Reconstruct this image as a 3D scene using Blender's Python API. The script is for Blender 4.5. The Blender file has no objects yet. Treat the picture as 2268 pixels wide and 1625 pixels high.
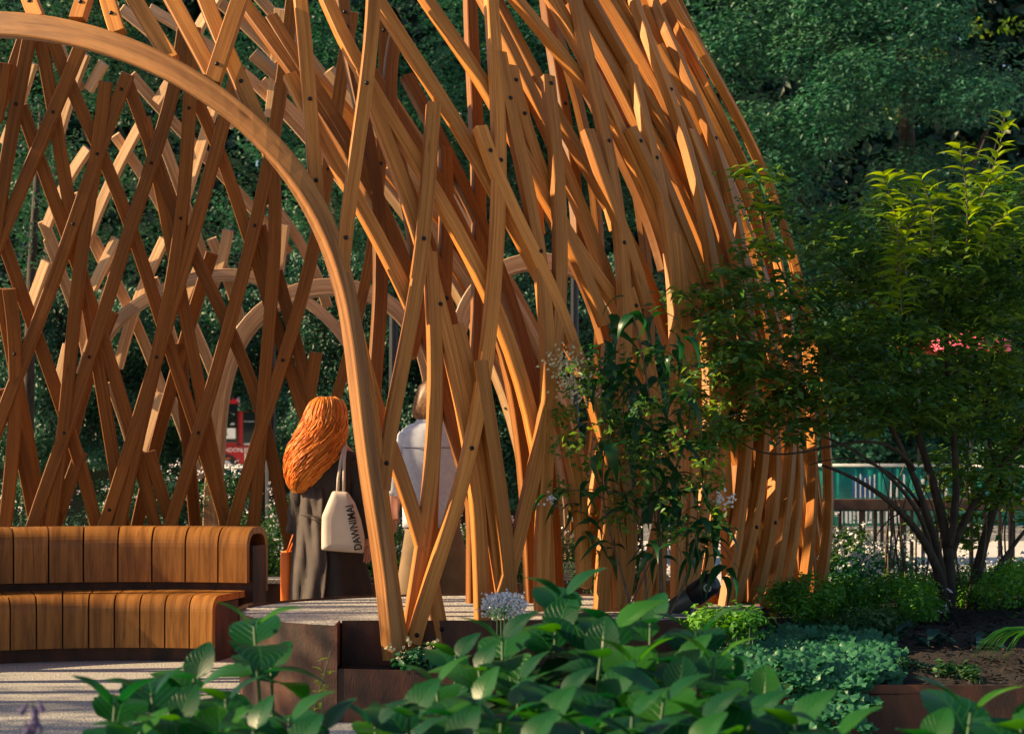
import bpy, bmesh, math, random
import numpy as np
from mathutils import Vector, Matrix, noise
R = math.radians
rnd = random.Random(7)
S = bpy.context.scene
COL = S.collection
F = 4408.0; HX = 1133.5; HY = 952.0; CAMZ = 1.5
# ---------------------------------------------------------------- camera
cd = bpy.data.cameras.new('camera'); cam = bpy.data.objects.new('camera', cd); COL.objects.link(cam)
cam.location = (0, 0, CAMZ); cam.rotation_euler = (R(90), 0, 0)
cd.sensor_width = 36; cd.lens = 36 * F / 2267.0; cd.shift_y = (HY - 812.5) / 2267.0
cd.clip_start = 0.1; cd.clip_end = 600
cd.dof.use_dof = True; cd.dof.focus_distance = 11.2; cd.dof.aperture_fstop = 4.5; cd.dof.aperture_blades = 7
S.camera = cam
# ---------------------------------------------------------------- sky, sun
SUN_EL = R(27); SUN_AZ = R(268)         # azimuth clockwise from +Y (view direction): 270 = from the left
w = bpy.data.worlds.new('World'); S.world = w; w.use_nodes = True
nt = w.node_tree; nt.nodes.clear()
sky = nt.nodes.new('ShaderNodeTexSky'); sky.sky_type = 'NISHITA'; sky.sun_disc = False
sky.sun_elevation = SUN_EL; sky.sun_rotation = SUN_AZ
bg = nt.nodes.new('ShaderNodeBackground'); bg.inputs[1].default_value = 0.058
ow = nt.nodes.new('ShaderNodeOutputWorld')
nt.links.new(sky.outputs[0], bg.inputs[0]); nt.links.new(bg.outputs[0], ow.inputs[0])
sl = bpy.data.lights.new('sun', 'SUN'); sl.energy = 4.8; sl.angle = R(0.45); sl.color = (1.0, 0.74, 0.42)
so = bpy.data.objects.new('sun', sl); COL.objects.link(so)
sd = Vector((math.sin(SUN_AZ) * math.cos(SUN_EL), math.cos(SUN_AZ) * math.cos(SUN_EL), math.sin(SUN_EL)))
so.rotation_euler = sd.to_track_quat('Z', 'Y').to_euler(); so.location = (-20, 5, 15)
S.view_settings.view_transform = 'Standard'; S.view_settings.look = 'None'
S.view_settings.exposure = 1.22; S.view_settings.gamma = 1.0
S.render.engine = 'CYCLES'
S.cycles.max_bounces = 6; S.cycles.transparent_max_bounces = 8; S.cycles.sample_clamp_indirect = 4
# ---------------------------------------------------------------- helpers
def P(px, py, d):
    return Vector(((px - HX) / F * d, d, CAMZ - (py - HY) / F * d))
def G(px, py, z=0.0):                        # point of the level z seen at that picture position
    return P(px, py, F * (CAMZ - z) / (py - HY))
def mat(name, col, rough=0.7, var=0.15, scale=8.0, bump=0.0, bscale=60, metal=0.0, spec=0.5, col2=None, rand=0.0, stretch=None, coord='Object'):
    m = bpy.data.materials.new(name); m.use_nodes = True; n = m.node_tree; b = n.nodes['Principled BSDF']
    b.inputs['Roughness'].default_value = rough; b.inputs['Metallic'].default_value = metal
    b.inputs['Specular IOR Level'].default_value = spec
    tc = n.nodes.new('ShaderNodeTexCoord'); mp = n.nodes.new('ShaderNodeMapping')
    if stretch: mp.inputs['Scale'].default_value = stretch
    n.links.new(tc.outputs[coord], mp.inputs[0])
    nz = n.nodes.new('ShaderNodeTexNoise'); nz.inputs['Scale'].default_value = scale; nz.inputs['Detail'].default_value = 6
    n.links.new(mp.outputs[0], nz.inputs[0])
    cr = n.nodes.new('ShaderNodeValToRGB'); c2 = col2 or tuple(min(1, c * (1 + var)) for c in col)
    c1 = tuple(c * (1 - var) for c in col) if not col2 else col
    cr.color_ramp.elements[0].color = (*c1, 1); cr.color_ramp.elements[1].color = (*c2, 1)
    cr.color_ramp.elements[0].position = 0.35; cr.color_ramp.elements[1].position = 0.65
    n.links.new(nz.outputs[0], cr.inputs[0]); out = cr.outputs[0]
    if rand:
        oi = n.nodes.new('ShaderNodeObjectInfo'); hs = n.nodes.new('ShaderNodeHueSaturation')
        mr = n.nodes.new('ShaderNodeMapRange'); mr.inputs[3].default_value = 1 - rand; mr.inputs[4].default_value = 1 + rand
        n.links.new(oi.outputs['Random'], mr.inputs[0]); n.links.new(mr.outputs[0], hs.inputs['Value']); n.links.new(out, hs.inputs['Color']); out = hs.outputs[0]
    n.links.new(out, b.inputs['Base Color'])
    if bump:
        n2 = n.nodes.new('ShaderNodeTexNoise'); n2.inputs['Scale'].default_value = bscale; n2.inputs['Detail'].default_value = 3
        n.links.new(mp.outputs[0], n2.inputs[0])
        bp = n.nodes.new('ShaderNodeBump'); bp.inputs['Strength'].default_value = bump; bp.inputs['Distance'].default_value = 0.01
        n.links.new(n2.outputs[0], bp.inputs['Height']); n.links.new(bp.outputs[0], b.inputs['Normal'])
    return m
def wood(name, c1, c2, rough=0.42, rand=0.18, gu=1.0, gv=64.0, dark=0.28):
    """timber whose grain runs along U (metres) with streaks across V"""
    m = bpy.data.materials.new(name); m.use_nodes = True; n = m.node_tree; b = n.nodes['Principled BSDF']
    b.inputs['Roughness'].default_value = rough; b.inputs['Specular IOR Level'].default_value = 0.3
    uv = n.nodes.new('ShaderNodeUVMap'); oi = n.nodes.new('ShaderNodeObjectInfo')
    ad = n.nodes.new('ShaderNodeVectorMath'); ad.operation = 'ADD'
    cx = n.nodes.new('ShaderNodeCombineXYZ'); ml = n.nodes.new('ShaderNodeMath'); ml.operation = 'MULTIPLY'; ml.inputs[1].default_value = 37.0
    n.links.new(oi.outputs['Random'], ml.inputs[0]); n.links.new(ml.outputs[0], cx.inputs[0]); n.links.new(ml.outputs[0], cx.inputs[2])
    n.links.new(uv.outputs[0], ad.inputs[0]); n.links.new(cx.outputs[0], ad.inputs[1])
    def nz(su, sv, det, dist):
        mp = n.nodes.new('ShaderNodeMapping'); mp.inputs['Scale'].default_value = (su, sv, 1); n.links.new(ad.outputs[0], mp.inputs[0])
        t = n.nodes.new('ShaderNodeTexNoise'); t.inputs['Scale'].default_value = 1; t.inputs['Detail'].default_value = det
        t.inputs['Distortion'].default_value = dist; n.links.new(mp.outputs[0], t.inputs[0]); return t.outputs[0]
    a = nz(gu, gv, 8, 0.8); c = nz(gu * 6, gv * 5, 3, 0.2); e = nz(0.8, 3.0, 2, 0)
    cr = n.nodes.new('ShaderNodeValToRGB'); cr.color_ramp.elements[0].color = (*c1, 1); cr.color_ramp.elements[1].color = (*c2, 1)
    cr.color_ramp.elements[0].position = 0.36; cr.color_ramp.elements[1].position = 0.62; n.links.new(a, cr.inputs[0])
    mx = n.nodes.new('ShaderNodeMix'); mx.data_type = 'RGBA'; mx.blend_type = 'MULTIPLY'; mx.inputs['Factor'].default_value = dark
    r2 = n.nodes.new('ShaderNodeValToRGB'); r2.color_ramp.elements[0].position = 0.38; r2.color_ramp.elements[1].position = 0.5
    r2.color_ramp.elements[0].color = (0.35, 0.3, 0.28, 1); n.links.new(c, r2.inputs[0])
    n.links.new(cr.outputs[0], mx.inputs[6]); n.links.new(r2.outputs[0], mx.inputs[7])
    mk = n.nodes.new('ShaderNodeMapping'); mk.inputs['Scale'].default_value = (1.5, 11, 1); n.links.new(ad.outputs[0], mk.inputs[0])
    vk = n.nodes.new('ShaderNodeTexVoronoi'); vk.inputs['Scale'].default_value = 1; n.links.new(mk.outputs[0], vk.inputs[0])
    rk = n.nodes.new('ShaderNodeValToRGB'); rk.color_ramp.elements[0].position = 0.03; rk.color_ramp.elements[1].position = 0.10
    rk.color_ramp.elements[0].color = (0.30, 0.22, 0.18, 1); n.links.new(vk.outputs['Distance'], rk.inputs[0])
    mkn = n.nodes.new('ShaderNodeMix'); mkn.data_type = 'RGBA'; mkn.blend_type = 'MULTIPLY'; mkn.inputs['Factor'].default_value = 0.75
    n.links.new(mx.outputs[2], mkn.inputs[6]); n.links.new(rk.outputs[0], mkn.inputs[7]); mx = mkn
    hs = n.nodes.new('ShaderNodeHueSaturation'); mr = n.nodes.new('ShaderNodeMapRange')
    mr.inputs[3].default_value = 1 - rand; mr.inputs[4].default_value = 1 + rand; n.links.new(oi.outputs['Random'], mr.inputs[0])
    m3 = n.nodes.new('ShaderNodeMapRange'); m3.inputs[1].default_value = 0.3; m3.inputs[2].default_value = 0.7; m3.inputs[3].default_value = 0.82; m3.inputs[4].default_value = 1.15
    n.links.new(e, m3.inputs[0]); m4 = n.nodes.new('ShaderNodeMath'); m4.operation = 'MULTIPLY'
    n.links.new(m3.outputs[0], m4.inputs[0]); n.links.new(mr.outputs[0], m4.inputs[1]); n.links.new(m4.outputs[0], hs.inputs['Value'])
    n.links.new(mx.outputs[2], hs.inputs['Color']); n.links.new(hs.outputs[0], b.inputs['Base Color'])
    bp = n.nodes.new('ShaderNodeBump'); bp.inputs['Strength'].default_value = 0.25; bp.inputs['Distance'].default_value = 0.004
    n.links.new(a, bp.inputs['Height']); n.links.new(bp.outputs[0], b.inputs['Normal'])
    return m
def leafmat(name, cols, rough=0.45, transl=0.35, spec=0.4, vein=False):
    """foliage: colour varies leaf by leaf through the face attribute 'tone'"""
    m = bpy.data.materials.new(name); m.use_nodes = True; n = m.node_tree; b = n.nodes['Principled BSDF']; o = n.nodes['Material Output']
    at = n.nodes.new('ShaderNodeAttribute'); at.attribute_name = 'tone'
    cr = n.nodes.new('ShaderNodeValToRGB')
    el = cr.color_ramp.elements
    for i, c in enumerate(cols):
        e = el[i] if i < 2 else el.new(1.0)
        e.position = i / max(1, len(cols) - 1); e.color = (*c, 1)
    if vein:
        oi = n.nodes.new('ShaderNodeObjectInfo'); n.links.new(oi.outputs['Random'], cr.inputs[0])
    else: n.links.new(at.outputs['Fac'], cr.inputs[0])
    src = cr.outputs[0]
    if vein:
        uv = n.nodes.new('ShaderNodeUVMap'); sp = n.nodes.new('ShaderNodeSeparateXYZ'); n.links.new(uv.outputs[0], sp.inputs[0])
        ab = n.nodes.new('ShaderNodeMath'); ab.operation = 'ABSOLUTE'; n.links.new(sp.outputs[1], ab.inputs[0])
        # side veins: sin(18*(u - 0.55|v|))
        m1 = n.nodes.new('ShaderNodeMath'); m1.operation = 'MULTIPLY_ADD'; m1.inputs[1].default_value = -0.45; n.links.new(ab.outputs[0], m1.inputs[0]); n.links.new(sp.outputs[0], m1.inputs[2])
        m2 = n.nodes.new('ShaderNodeMath'); m2.operation = 'MULTIPLY'; m2.inputs[1].default_value = 44; n.links.new(m1.outputs[0], m2.inputs[0])
        m3 = n.nodes.new('ShaderNodeMath'); m3.operation = 'SINE'; n.links.new(m2.outputs[0], m3.inputs[0])
        r = n.nodes.new('ShaderNodeValToRGB'); r.color_ramp.elements[0].position = 0.86; r.color_ramp.elements[1].position = 1.0; n.links.new(m3.outputs[0], r.inputs[0])
        rm = n.nodes.new('ShaderNodeValToRGB'); rm.color_ramp.elements[0].position = 0.0; rm.color_ramp.elements[1].position = 0.06
        rm.color_ramp.elements[0].color = (1, 1, 1, 1); rm.color_ramp.elements[1].color = (0, 0, 0, 1); n.links.new(ab.outputs[0], rm.inputs[0])
        mxx = n.nodes.new('ShaderNodeMath'); mxx.operation = 'MAXIMUM'; n.links.new(r.outputs[0], mxx.inputs[0]); n.links.new(rm.outputs[0], mxx.inputs[1])
        sc_ = n.nodes.new('ShaderNodeMath'); sc_.operation = 'MULTIPLY'; sc_.inputs[1].default_value = 0.5; n.links.new(mxx.outputs[0], sc_.inputs[0])
        mi = n.nodes.new('ShaderNodeMix'); mi.data_type = 'RGBA'; n.links.new(sc_.outputs[0], mi.inputs[0]); n.links.new(src, mi.inputs[6])
        mi.inputs[7].default_value = (cols[-1][0] * 1.5, cols[-1][1] * 1.35, cols[-1][2] * 1.3, 1); src = mi.outputs[2]
        bp = n.nodes.new('ShaderNodeBump'); bp.inputs['Strength'].default_value = 0.5; bp.inputs['Distance'].default_value = 0.004; bp.invert = True
        n.links.new(mxx.outputs[0], bp.inputs['Height']); n.links.new(bp.outputs[0], b.inputs['Normal'])
    n.links.new(src, b.inputs['Base Color'])
    b.inputs['Roughness'].default_value = rough; b.inputs['Specular IOR Level'].default_value = spec
    tr = n.nodes.new('ShaderNodeBsdfTranslucent'); mx = n.nodes.new('ShaderNodeMixShader'); mx.inputs[0].default_value = transl
    g = n.nodes.new('ShaderNodeHueSaturation'); g.inputs['Hue'].default_value = 0.475; g.inputs['Value'].default_value = 1.9; g.inputs['Saturation'].default_value = 1.15
    n.links.new(src, g.inputs['Color']); n.links.new(g.outputs[0], tr.inputs[0])
    n.links.new(b.outputs[0], mx.inputs[1]); n.links.new(tr.outputs[0], mx.inputs[2]); n.links.new(mx.outputs[0], o.inputs[0])
    return m
def wloc(o):
    p = Vector((0, 0, 0))
    while o is not None: p = p + Vector(o.location); o = o.parent
    return p
def link(name, me, parent=None, loc=None):
    o = bpy.data.objects.new(name, me); COL.objects.link(o)
    if parent is not None: o.parent = parent
    if loc is not None: o.location = loc
    elif parent is not None: o.location = -wloc(parent)          # mesh written in world coordinates
    return o
def mesh(name, v, f, m, smooth=False, uv=None, tone=None):
    me = bpy.data.meshes.new(name); me.from_pydata([tuple(x) for x in v], [], f)
    if isinstance(m, (list, tuple)):
        for k in m: me.materials.append(k)
    else: me.materials.append(m)
    if smooth: me.polygons.foreach_set('use_smooth', [True] * len(me.polygons))
    if uv is not None:
        l = me.uv_layers.new(name='UVMap'); l.data.foreach_set('uv', np.array(uv, dtype=np.float32).ravel())
    me.update(); return me
def obj(name, v, f, m, parent=None, smooth=False, uv=None):
    return link(name, mesh(name, v, f, m, smooth, uv), parent)
def thing(name, label, cat, loc=(0, 0, 0), group=None):
    o = bpy.data.objects.new(name, None); COL.objects.link(o); o.location = loc; o.empty_display_size = 0.1
    o['label'] = label; o['category'] = cat
    if group: o['group'] = group
    return o
def tag(o, label, cat, group=None, kind=None):
    o['label'] = label; o['category'] = cat
    if group: o['group'] = group
    if kind: o['kind'] = kind
    return o
def stuff(o, label, cat):
    return tag(o, label, cat, kind='stuff')
def struct(o): o['kind'] = 'structure'; return o
def boxm(lo, hi, bev=0.0):
    bm = bmesh.new(); bmesh.ops.create_cube(bm, size=1.0)
    for v in bm.verts:
        for i in range(3): v.co[i] = lo[i] + (v.co[i] + 0.5) * (hi[i] - lo[i])
    if bev: bmesh.ops.bevel(bm, geom=bm.edges[:], offset=bev, segments=2, affect='EDGES')
    bm.verts.index_update()
    r = [v.co.copy() for v in bm.verts], [[v.index for v in f.verts] for f in bm.faces]; bm.free(); return r
def box(name, lo, hi, m, parent=None, bev=0.004):
    v, f = boxm(lo, hi, bev); return obj(name, v, f, m, parent)
def tube(pts, rad, seg=8, cap=True):
    """swept round tube; returns verts, faces"""
    pts = [Vector(p) for p in pts]; n = len(pts); V = []; Fc = []
    if not isinstance(rad, (list, tuple)): rad = [rad] * n
    t0 = (pts[1] - pts[0]).normalized(); u = t0.orthogonal().normalized()
    for i, p in enumerate(pts):
        t = (pts[min(i + 1, n - 1)] - pts[max(i - 1, 0)]).normalized()
        u = (u - t * u.dot(t)).normalized(); w_ = t.cross(u)
        for k in range(seg):
            a = 2 * math.pi * k / seg; V.append(p + (u * math.cos(a) + w_ * math.sin(a)) * rad[i])
    for i in range(n - 1):
        for k in range(seg):
            a = i * seg + k; b = i * seg + (k + 1) % seg; Fc.append([a, b, b + seg, a + seg])
    if cap: Fc.append(list(range(seg))[::-1]); Fc.append([(n - 1) * seg + k for k in range(seg)])
    return V, Fc
class MB:
    def __init__(s): s.v = []; s.f = []
    def add(s, vf):
        o = len(s.v); s.v += list(vf[0]); s.f += [[i + o for i in q] for q in vf[1]]; return s
    def obj(s, name, m, parent=None, smooth=False): return obj(name, s.v, s.f, m, parent, smooth)
def fit(pts, n, deg=None):
    """least-squares smooth curve through traced points"""
    p = np.array(pts, float); k = len(p)
    if k == 2: 
        t = np.linspace(0, 1, n)[:, None]; return p[0] * (1 - t) + p[1] * t
    s = np.r_[0, np.cumsum(np.hypot(*(p[1:] - p[:-1]).T))]; s /= s[-1]
    if deg is None: deg = 2 if k < 5 else (3 if k < 8 else 4)
    wt = np.ones(k); wt[0] = wt[-1] = 3
    cx = np.polyfit(s, p[:, 0], deg, w=wt); cy = np.polyfit(s, p[:, 1], deg, w=wt)
    t = np.linspace(0, 1, n); return np.c_[np.polyval(cx, t), np.polyval(cy, t)]
def leaves(cent, size, nrm, tip, fold=0.25, wid=0.5, rng=None):
    """numpy folded leaves: 4 vertices each. cent (n,3), size (n,), nrm (n,3) face normals, tip (n,3) directions"""
    nrm = nrm / np.linalg.norm(nrm, axis=1, keepdims=True)
    tip = tip - nrm * (tip * nrm).sum(1, keepdims=True); tip /= np.linalg.norm(tip, axis=1, keepdims=True) + 1e-9
    side = np.cross(nrm, tip); L = size[:, None]
    b = cent - tip * L * .5; t = cent + tip * L * .5
    mid = cent - tip * L * .05 + nrm * L * wid * fold
    l = mid - side * L * wid * .5; r = mid + side * L * wid * .5
    V = np.stack([b, l, t, r], 1).reshape(-1, 3); k = np.arange(len(cent)) * 4
    Fc = np.stack([np.c_[k, k + 1, k + 2], np.c_[k, k + 2, k + 3]], 1).reshape(-1, 3)
    return V, Fc
def foliage_mesh(name, V, T, m, tone):
    me = bpy.data.meshes.new(name); nv = len(V); nf = len(T)
    me.vertices.add(nv); me.vertices.foreach_set('co', np.ascontiguousarray(V, dtype=np.float32).ravel())
    me.loops.add(nf * 3); me.loops.foreach_set('vertex_index', T.astype(np.int32).ravel())
    me.polygons.add(nf); me.polygons.foreach_set('loop_start', np.arange(nf, dtype=np.int32) * 3)
    me.materials.append(m); me.update(calc_edges=True)
    a = me.attributes.new('tone', 'FLOAT', 'POINT'); a.data.foreach_set('value', np.repeat(tone, nv // len(tone)).astype(np.float32))
    return me
def puffs(centres, radii, per, size, seed=0, up=0.6, flat=0.7, shell=0.55, wid=0.5, jit=0.9, tonejit=0.35):
    """leaf clumps: leaves scattered in squashed balls, denser towards their skins"""
    g = np.random.default_rng(seed); C = []; N = []; Tn = []; 
    for c, r in zip(centres, radii):
        n = int(per * (r if np.isscalar(r) else (r[0] * r[1] * r[2]) ** (1 / 3)) ** 2)
        if n < 1: continue
        d = g.normal(size=(n, 3)); d /= np.linalg.norm(d, axis=1, keepdims=True)
        q = (shell + (1 - shell) * g.random(n)) ** 1.0
        rr = np.array([r, r, r * flat]) if np.isscalar(r) else np.array(r)
        C.append(np.array(c) + d * q[:, None] * rr); N.append(d * 0.6 + np.array([0, 0, up]) + g.normal(size=(n, 3)) * jit * 0.5)
        Tn.append(np.clip(0.5 + g.normal() * 0.27 + g.normal(size=n) * tonejit * 0.5, 0, 1))
    C = np.concatenate(C); N = np.concatenate(N); Tn = np.concatenate(Tn)
    tip = g.normal(size=C.shape) + np.array([0, 0, -0.4])
    sz = size * (0.7 + 0.6 * g.random(len(C)))
    V, T = leaves(C, sz, N, tip, wid=wid); return V, T, Tn
# ---------------------------------------------------------------- materials
M = {}
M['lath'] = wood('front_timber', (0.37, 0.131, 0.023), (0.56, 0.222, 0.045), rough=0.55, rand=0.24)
M['lath_in'] = wood('shaded_timber', (0.165, 0.058, 0.008), (0.27, 0.098, 0.016), rough=0.55)  # inner-side shade and warm bounce put into a darker timber colour
M['lath_pale'] = wood('skylit_timber', (0.44, 0.24, 0.115), (0.64, 0.41, 0.225), rough=0.55)  # paler timber copy: sky light on rear laths put into the colour
M['arch'] = wood('laminated_timber', (0.19, 0.073, 0.019), (0.38, 0.165, 0.048), rough=0.5, gv=30, rand=0.03)
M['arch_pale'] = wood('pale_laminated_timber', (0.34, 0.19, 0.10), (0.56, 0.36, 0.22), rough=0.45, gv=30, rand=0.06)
M['bench'] = wood('bench_timber', (0.20, 0.078, 0.015), (0.37, 0.158, 0.035), rough=0.33, gv=22, gu=1.6, rand=0.15)
M['bolt'] = mat('black_bolt', (0.018, 0.018, 0.022), rough=0.35, metal=0.6)
M['corten'] = mat('weathering_steel', (0.022, 0.008, 0.005), rough=0.6, scale=9, bump=0.25, bscale=120, col2=(0.095, 0.028, 0.011), stretch=(1, 1, 0.35))
M['corten_pale'] = mat('rusty_steel_lip', (0.09, 0.045, 0.03), rough=0.6, scale=9, bump=0.2, bscale=120, col2=(0.16, 0.09, 0.06))  # lighter rust brown, used on the garden rail
M['gravel'] = mat('resin_bound_gravel', (0.15, 0.145, 0.135), rough=0.9, scale=75, bump=1.0, bscale=80, col2=(0.62, 0.595, 0.55))
M['paving'] = mat('pale_paving', (0.52, 0.50, 0.47), rough=0.85, scale=3, bump=0.2, bscale=30, col2=(0.66, 0.64, 0.61))
M['soil'] = mat('dark_mulch', (0.004, 0.003, 0.002), rough=0.95, scale=60, bump=1.0, bscale=50, col2=(0.014, 0.008, 0.006))
M['bark'] = mat('dark_bark', (0.022, 0.016, 0.012), rough=0.9, scale=30, bump=0.6, bscale=60, col2=(0.055, 0.042, 0.03), stretch=(1, 1, .3))
M['twig'] = mat('grey_brown_twig', (0.07, 0.045, 0.03), rough=0.8, scale=20, col2=(0.14, 0.10, 0.07))
M['wood_chip'] = mat('bark_chip', (0.022, 0.013, 0.009), rough=0.9, rand=0.4)
M['post'] = mat('black_painted_steel', (0.012, 0.014, 0.02), rough=0.4, metal=0.3)
M['bus_red'] = mat('red_paint', (0.42, 0.008, 0.016), rough=0.25, var=0.05)
M['glass_dark'] = mat('dark_glass', (0.008, 0.014, 0.016), rough=0.06, var=0.05, spec=0.8)
M['white'] = mat('white_paint', (0.75, 0.75, 0.76), rough=0.5, var=0.05)
M['navy'] = mat('dark_blue_print', (0.01, 0.02, 0.06), rough=0.6)
M['blue'] = mat('blue_print', (0.02, 0.05, 0.35), rough=0.6)
M['green_sheet'] = mat('teal_barrier_sheet', (0.0, 0.16, 0.13), rough=0.5, var=0.25, scale=4)
M['galv'] = mat('galvanised_steel', (0.45, 0.47, 0.48), rough=0.45, metal=0.4)
M['pink'] = mat('pink_canvas', (0.75, 0.10, 0.18), rough=0.8, var=0.1)
M['red_canvas'] = mat('red_canvas', (0.55, 0.02, 0.02), rough=0.8, var=0.1)
M['brick'] = mat('red_brick', (0.26, 0.075, 0.045), rough=0.9, var=0.2, rand=0.3)
M['mortar'] = mat('mortar', (0.3, 0.26, 0.22), rough=0.95)
M['spot'] = mat('grey_metal_spotlight', (0.10, 0.10, 0.10), rough=0.4, metal=0.5)
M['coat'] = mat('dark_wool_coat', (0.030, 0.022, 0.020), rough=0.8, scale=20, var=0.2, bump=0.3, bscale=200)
M['coat_sun'] = mat('sunlit_coat_wool', (0.060, 0.042, 0.035), rough=0.75, scale=14, var=0.2, bump=0.3, bscale=200)  # coat cloth with sunlight put into a lighter colour; belt shares it
M['skin'] = mat('skin', (0.50, 0.24, 0.16), rough=0.5, var=0.06)
M['hair'] = mat('copper_hair', (0.38, 0.085, 0.010), rough=0.42, scale=30, col2=(0.80, 0.28, 0.045), stretch=(1, 1, .4))
M['brown_hair'] = mat('brown_hair', (0.10, 0.042, 0.016), rough=0.5, scale=60, col2=(0.24, 0.11, 0.045))
M['tote'] = mat('natural_canvas', (0.55, 0.46, 0.39), rough=0.9, scale=5, var=0.08, bump=0.3, bscale=300)
M['ink'] = mat('dark_print', (0.02, 0.015, 0.015), rough=0.8)
M['orange'] = mat('orange_bag_fabric', (0.85, 0.17, 0.01), rough=0.6, scale=4, var=0.12)
M['denim'] = mat('pale_denim', (0.56, 0.59, 0.70), rough=0.85, scale=30, var=0.08, bump=0.3, bscale=300)
M['seam'] = mat('seam', (0.10, 0.11, 0.15), rough=0.9)
M['khaki'] = mat('khaki_corduroy', (0.20, 0.13, 0.075), rough=0.9, scale=8, var=0.15)
M['peach'] = mat('peach_paper', (0.70, 0.32, 0.20), rough=0.8, scale=5, var=0.1)
M['shoe'] = mat('black_leather', (0.015, 0.013, 0.012), rough=0.4)
M['lf_back'] = leafmat('background_leaf', [(0.012, 0.060, 0.042), (0.032, 0.125, 0.076), (0.085, 0.215, 0.12)], transl=0.25, spec=0.35)
M['lf_far'] = leafmat('far_leaf', [(0.005, 0.024, 0.016), (0.010, 0.045, 0.027)], transl=0.2)
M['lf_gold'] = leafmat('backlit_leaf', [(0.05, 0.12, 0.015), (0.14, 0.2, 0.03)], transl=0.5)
M['lf_hedge'] = leafmat('hedge_leaf', [(0.008, 0.045, 0.022), (0.02, 0.085, 0.042), (0.045, 0.12, 0.07)], transl=0.2)
M['lf_shrub'] = leafmat('shrub_leaf', [(0.02, 0.085, 0.028), (0.06, 0.155, 0.035), (0.16, 0.26, 0.035)], transl=0.5, rough=0.4)
M['lf_sprig'] = leafmat('sun_tinted_leaf', [(0.16, 0.27, 0.015), (0.30, 0.42, 0.03)], transl=0.5)  # yellow-green of sunlit sprigs put into the leaf colour
M['lf_droop'] = leafmat('drooping_leaf', [(0.012, 0.065, 0.02), (0.03, 0.12, 0.03), (0.07, 0.19, 0.03)], transl=0.35, rough=0.35)
M['lf_cover'] = leafmat('geranium_leaf', [(0.016, 0.10, 0.045), (0.032, 0.15, 0.068), (0.055, 0.20, 0.095)], transl=0.25)
M['lf_fern'] = leafmat('ferny_leaf', [(0.03, 0.14, 0.022), (0.075, 0.25, 0.034), (0.13, 0.33, 0.05)], transl=0.4)
M['lf_bed'] = leafmat('bed_leaf', [(0.012, 0.06, 0.025), (0.03, 0.10, 0.03), (0.06, 0.14, 0.04)], transl=0.3)
M['lf_hosta'] = leafmat('hosta_leaf', [(0.015, 0.06, 0.05), (0.03, 0.09, 0.06)], transl=0.2)
M['lf_hyd'] = leafmat('hydrangea_leaf', [(0.003, 0.042, 0.018), (0.006, 0.072, 0.022), (0.026, 0.14, 0.010)], transl=0.42, rough=0.36, spec=0.35, vein=True)
M['petal'] = mat('white_petal', (0.75, 0.74, 0.76), rough=0.8, var=0.08)
M['cream_petal'] = mat('cream_petal', (0.60, 0.52, 0.30), rough=0.8, var=0.1)
M['dusk_petal'] = mat('violet_petal', (0.06, 0.045, 0.12), rough=0.8, var=0.2)
M['stem'] = mat('green_stem', (0.03, 0.09, 0.025), rough=0.6)
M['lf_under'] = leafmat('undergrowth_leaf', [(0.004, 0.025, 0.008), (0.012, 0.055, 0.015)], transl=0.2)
# ================================================================ SETTING
def sheet(name, pts, z, m):
    o = obj(name, [(x, y, z) for x, y in pts], [list(range(len(pts)))], m); return struct(o)
sheet('ground', [(-150, -20), (150, -20), (150, 300), (-150, 300)], -0.02, M['paving'])
g_ = sheet('gravel_path', [(-14, 2), (3.6, 2), (3.6, 17.0), (-14, 17.0)], 0.0, M['gravel'])
# ---- raised round planter seat with gravel top
ZT = 0.485
def arc(cx, cy, rx, ry, a0, a1, n):
    return [(cx + rx * math.cos(R(a0 + (a1 - a0) * i / (n - 1))), cy + ry * math.sin(R(a0 + (a1 - a0) * i / (n - 1)))) for i in range(n)]
pl = thing('steel_planter_seat', 'low rounded weathering steel planter with pale gravel top, timber laths rising from its notch', 'planter', (0, 11.3, 0))
CXP, CYP = -0.02, 11.27
outl = arc(CXP, CYP, 1.50, 0.98, 175, 10, 40)                          # back edge left -> right
left = arc(-0.62, CYP - 0.08, 0.90, 1.02, 176, 252, 14)                # rounded left wall
left = [(-1.515, 11.30)] + left + [(-0.905, 10.23)]
notch = [(-0.905, 10.50), (0.75, 10.50), (1.25, 10.75)]
poly = outl[::-1] + []                                               # right ... left along the back
topo = outl[::-1][::1] + left[1:] + notch
V = [(x, y, ZT) for x, y in topo]; 
obj('gravel_top', V, [list(range(len(V)))], M['gravel'], pl)
def wall(pts, z0, z1, th, m, name, parent, closed=False, uvz=True):
    """upright plate of given thickness following pts, thickness towards the left of travel"""
    n = len(pts); V = []; Fc = []
    for i, (x, y) in enumerate(pts):
        a = Vector(pts[max(i - 1, 0)]); b = Vector(pts[min(i + 1, n - 1)]); t = (b - a).normalized(); nn = Vector((-t.y, t.x)) * th
        V += [(x, y, z0), (x, y, z1), (x + nn.x, y + nn.y, z1), (x + nn.x, y + nn.y, z0)]
    for i in range(n - 1):
        a = i * 4; b = a + 4
        for k in range(4): Fc.append([a + k, b + k, b + (k + 1) % 4, a + (k + 1) % 4][::-1])
    Fc.append([0, 1, 2, 3]); Fc.append([4 * (n - 1) + k for k in (3, 2, 1, 0)])
    return obj(name, V, Fc, m, parent)
wall(left, 0.0, ZT + 0.012, 0.008, M['corten'], 'curved_side_panel', pl)
wall(outl[::-1][:], 0.0, ZT + 0.012, 0.008, M['corten'], 'rear_panel', pl)
wall([(-0.905, 10.238), (-0.905, 10.50)], 0.27, ZT + 0.012, 0.008, M['corten'], 'notch_side_panel', pl)
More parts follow.
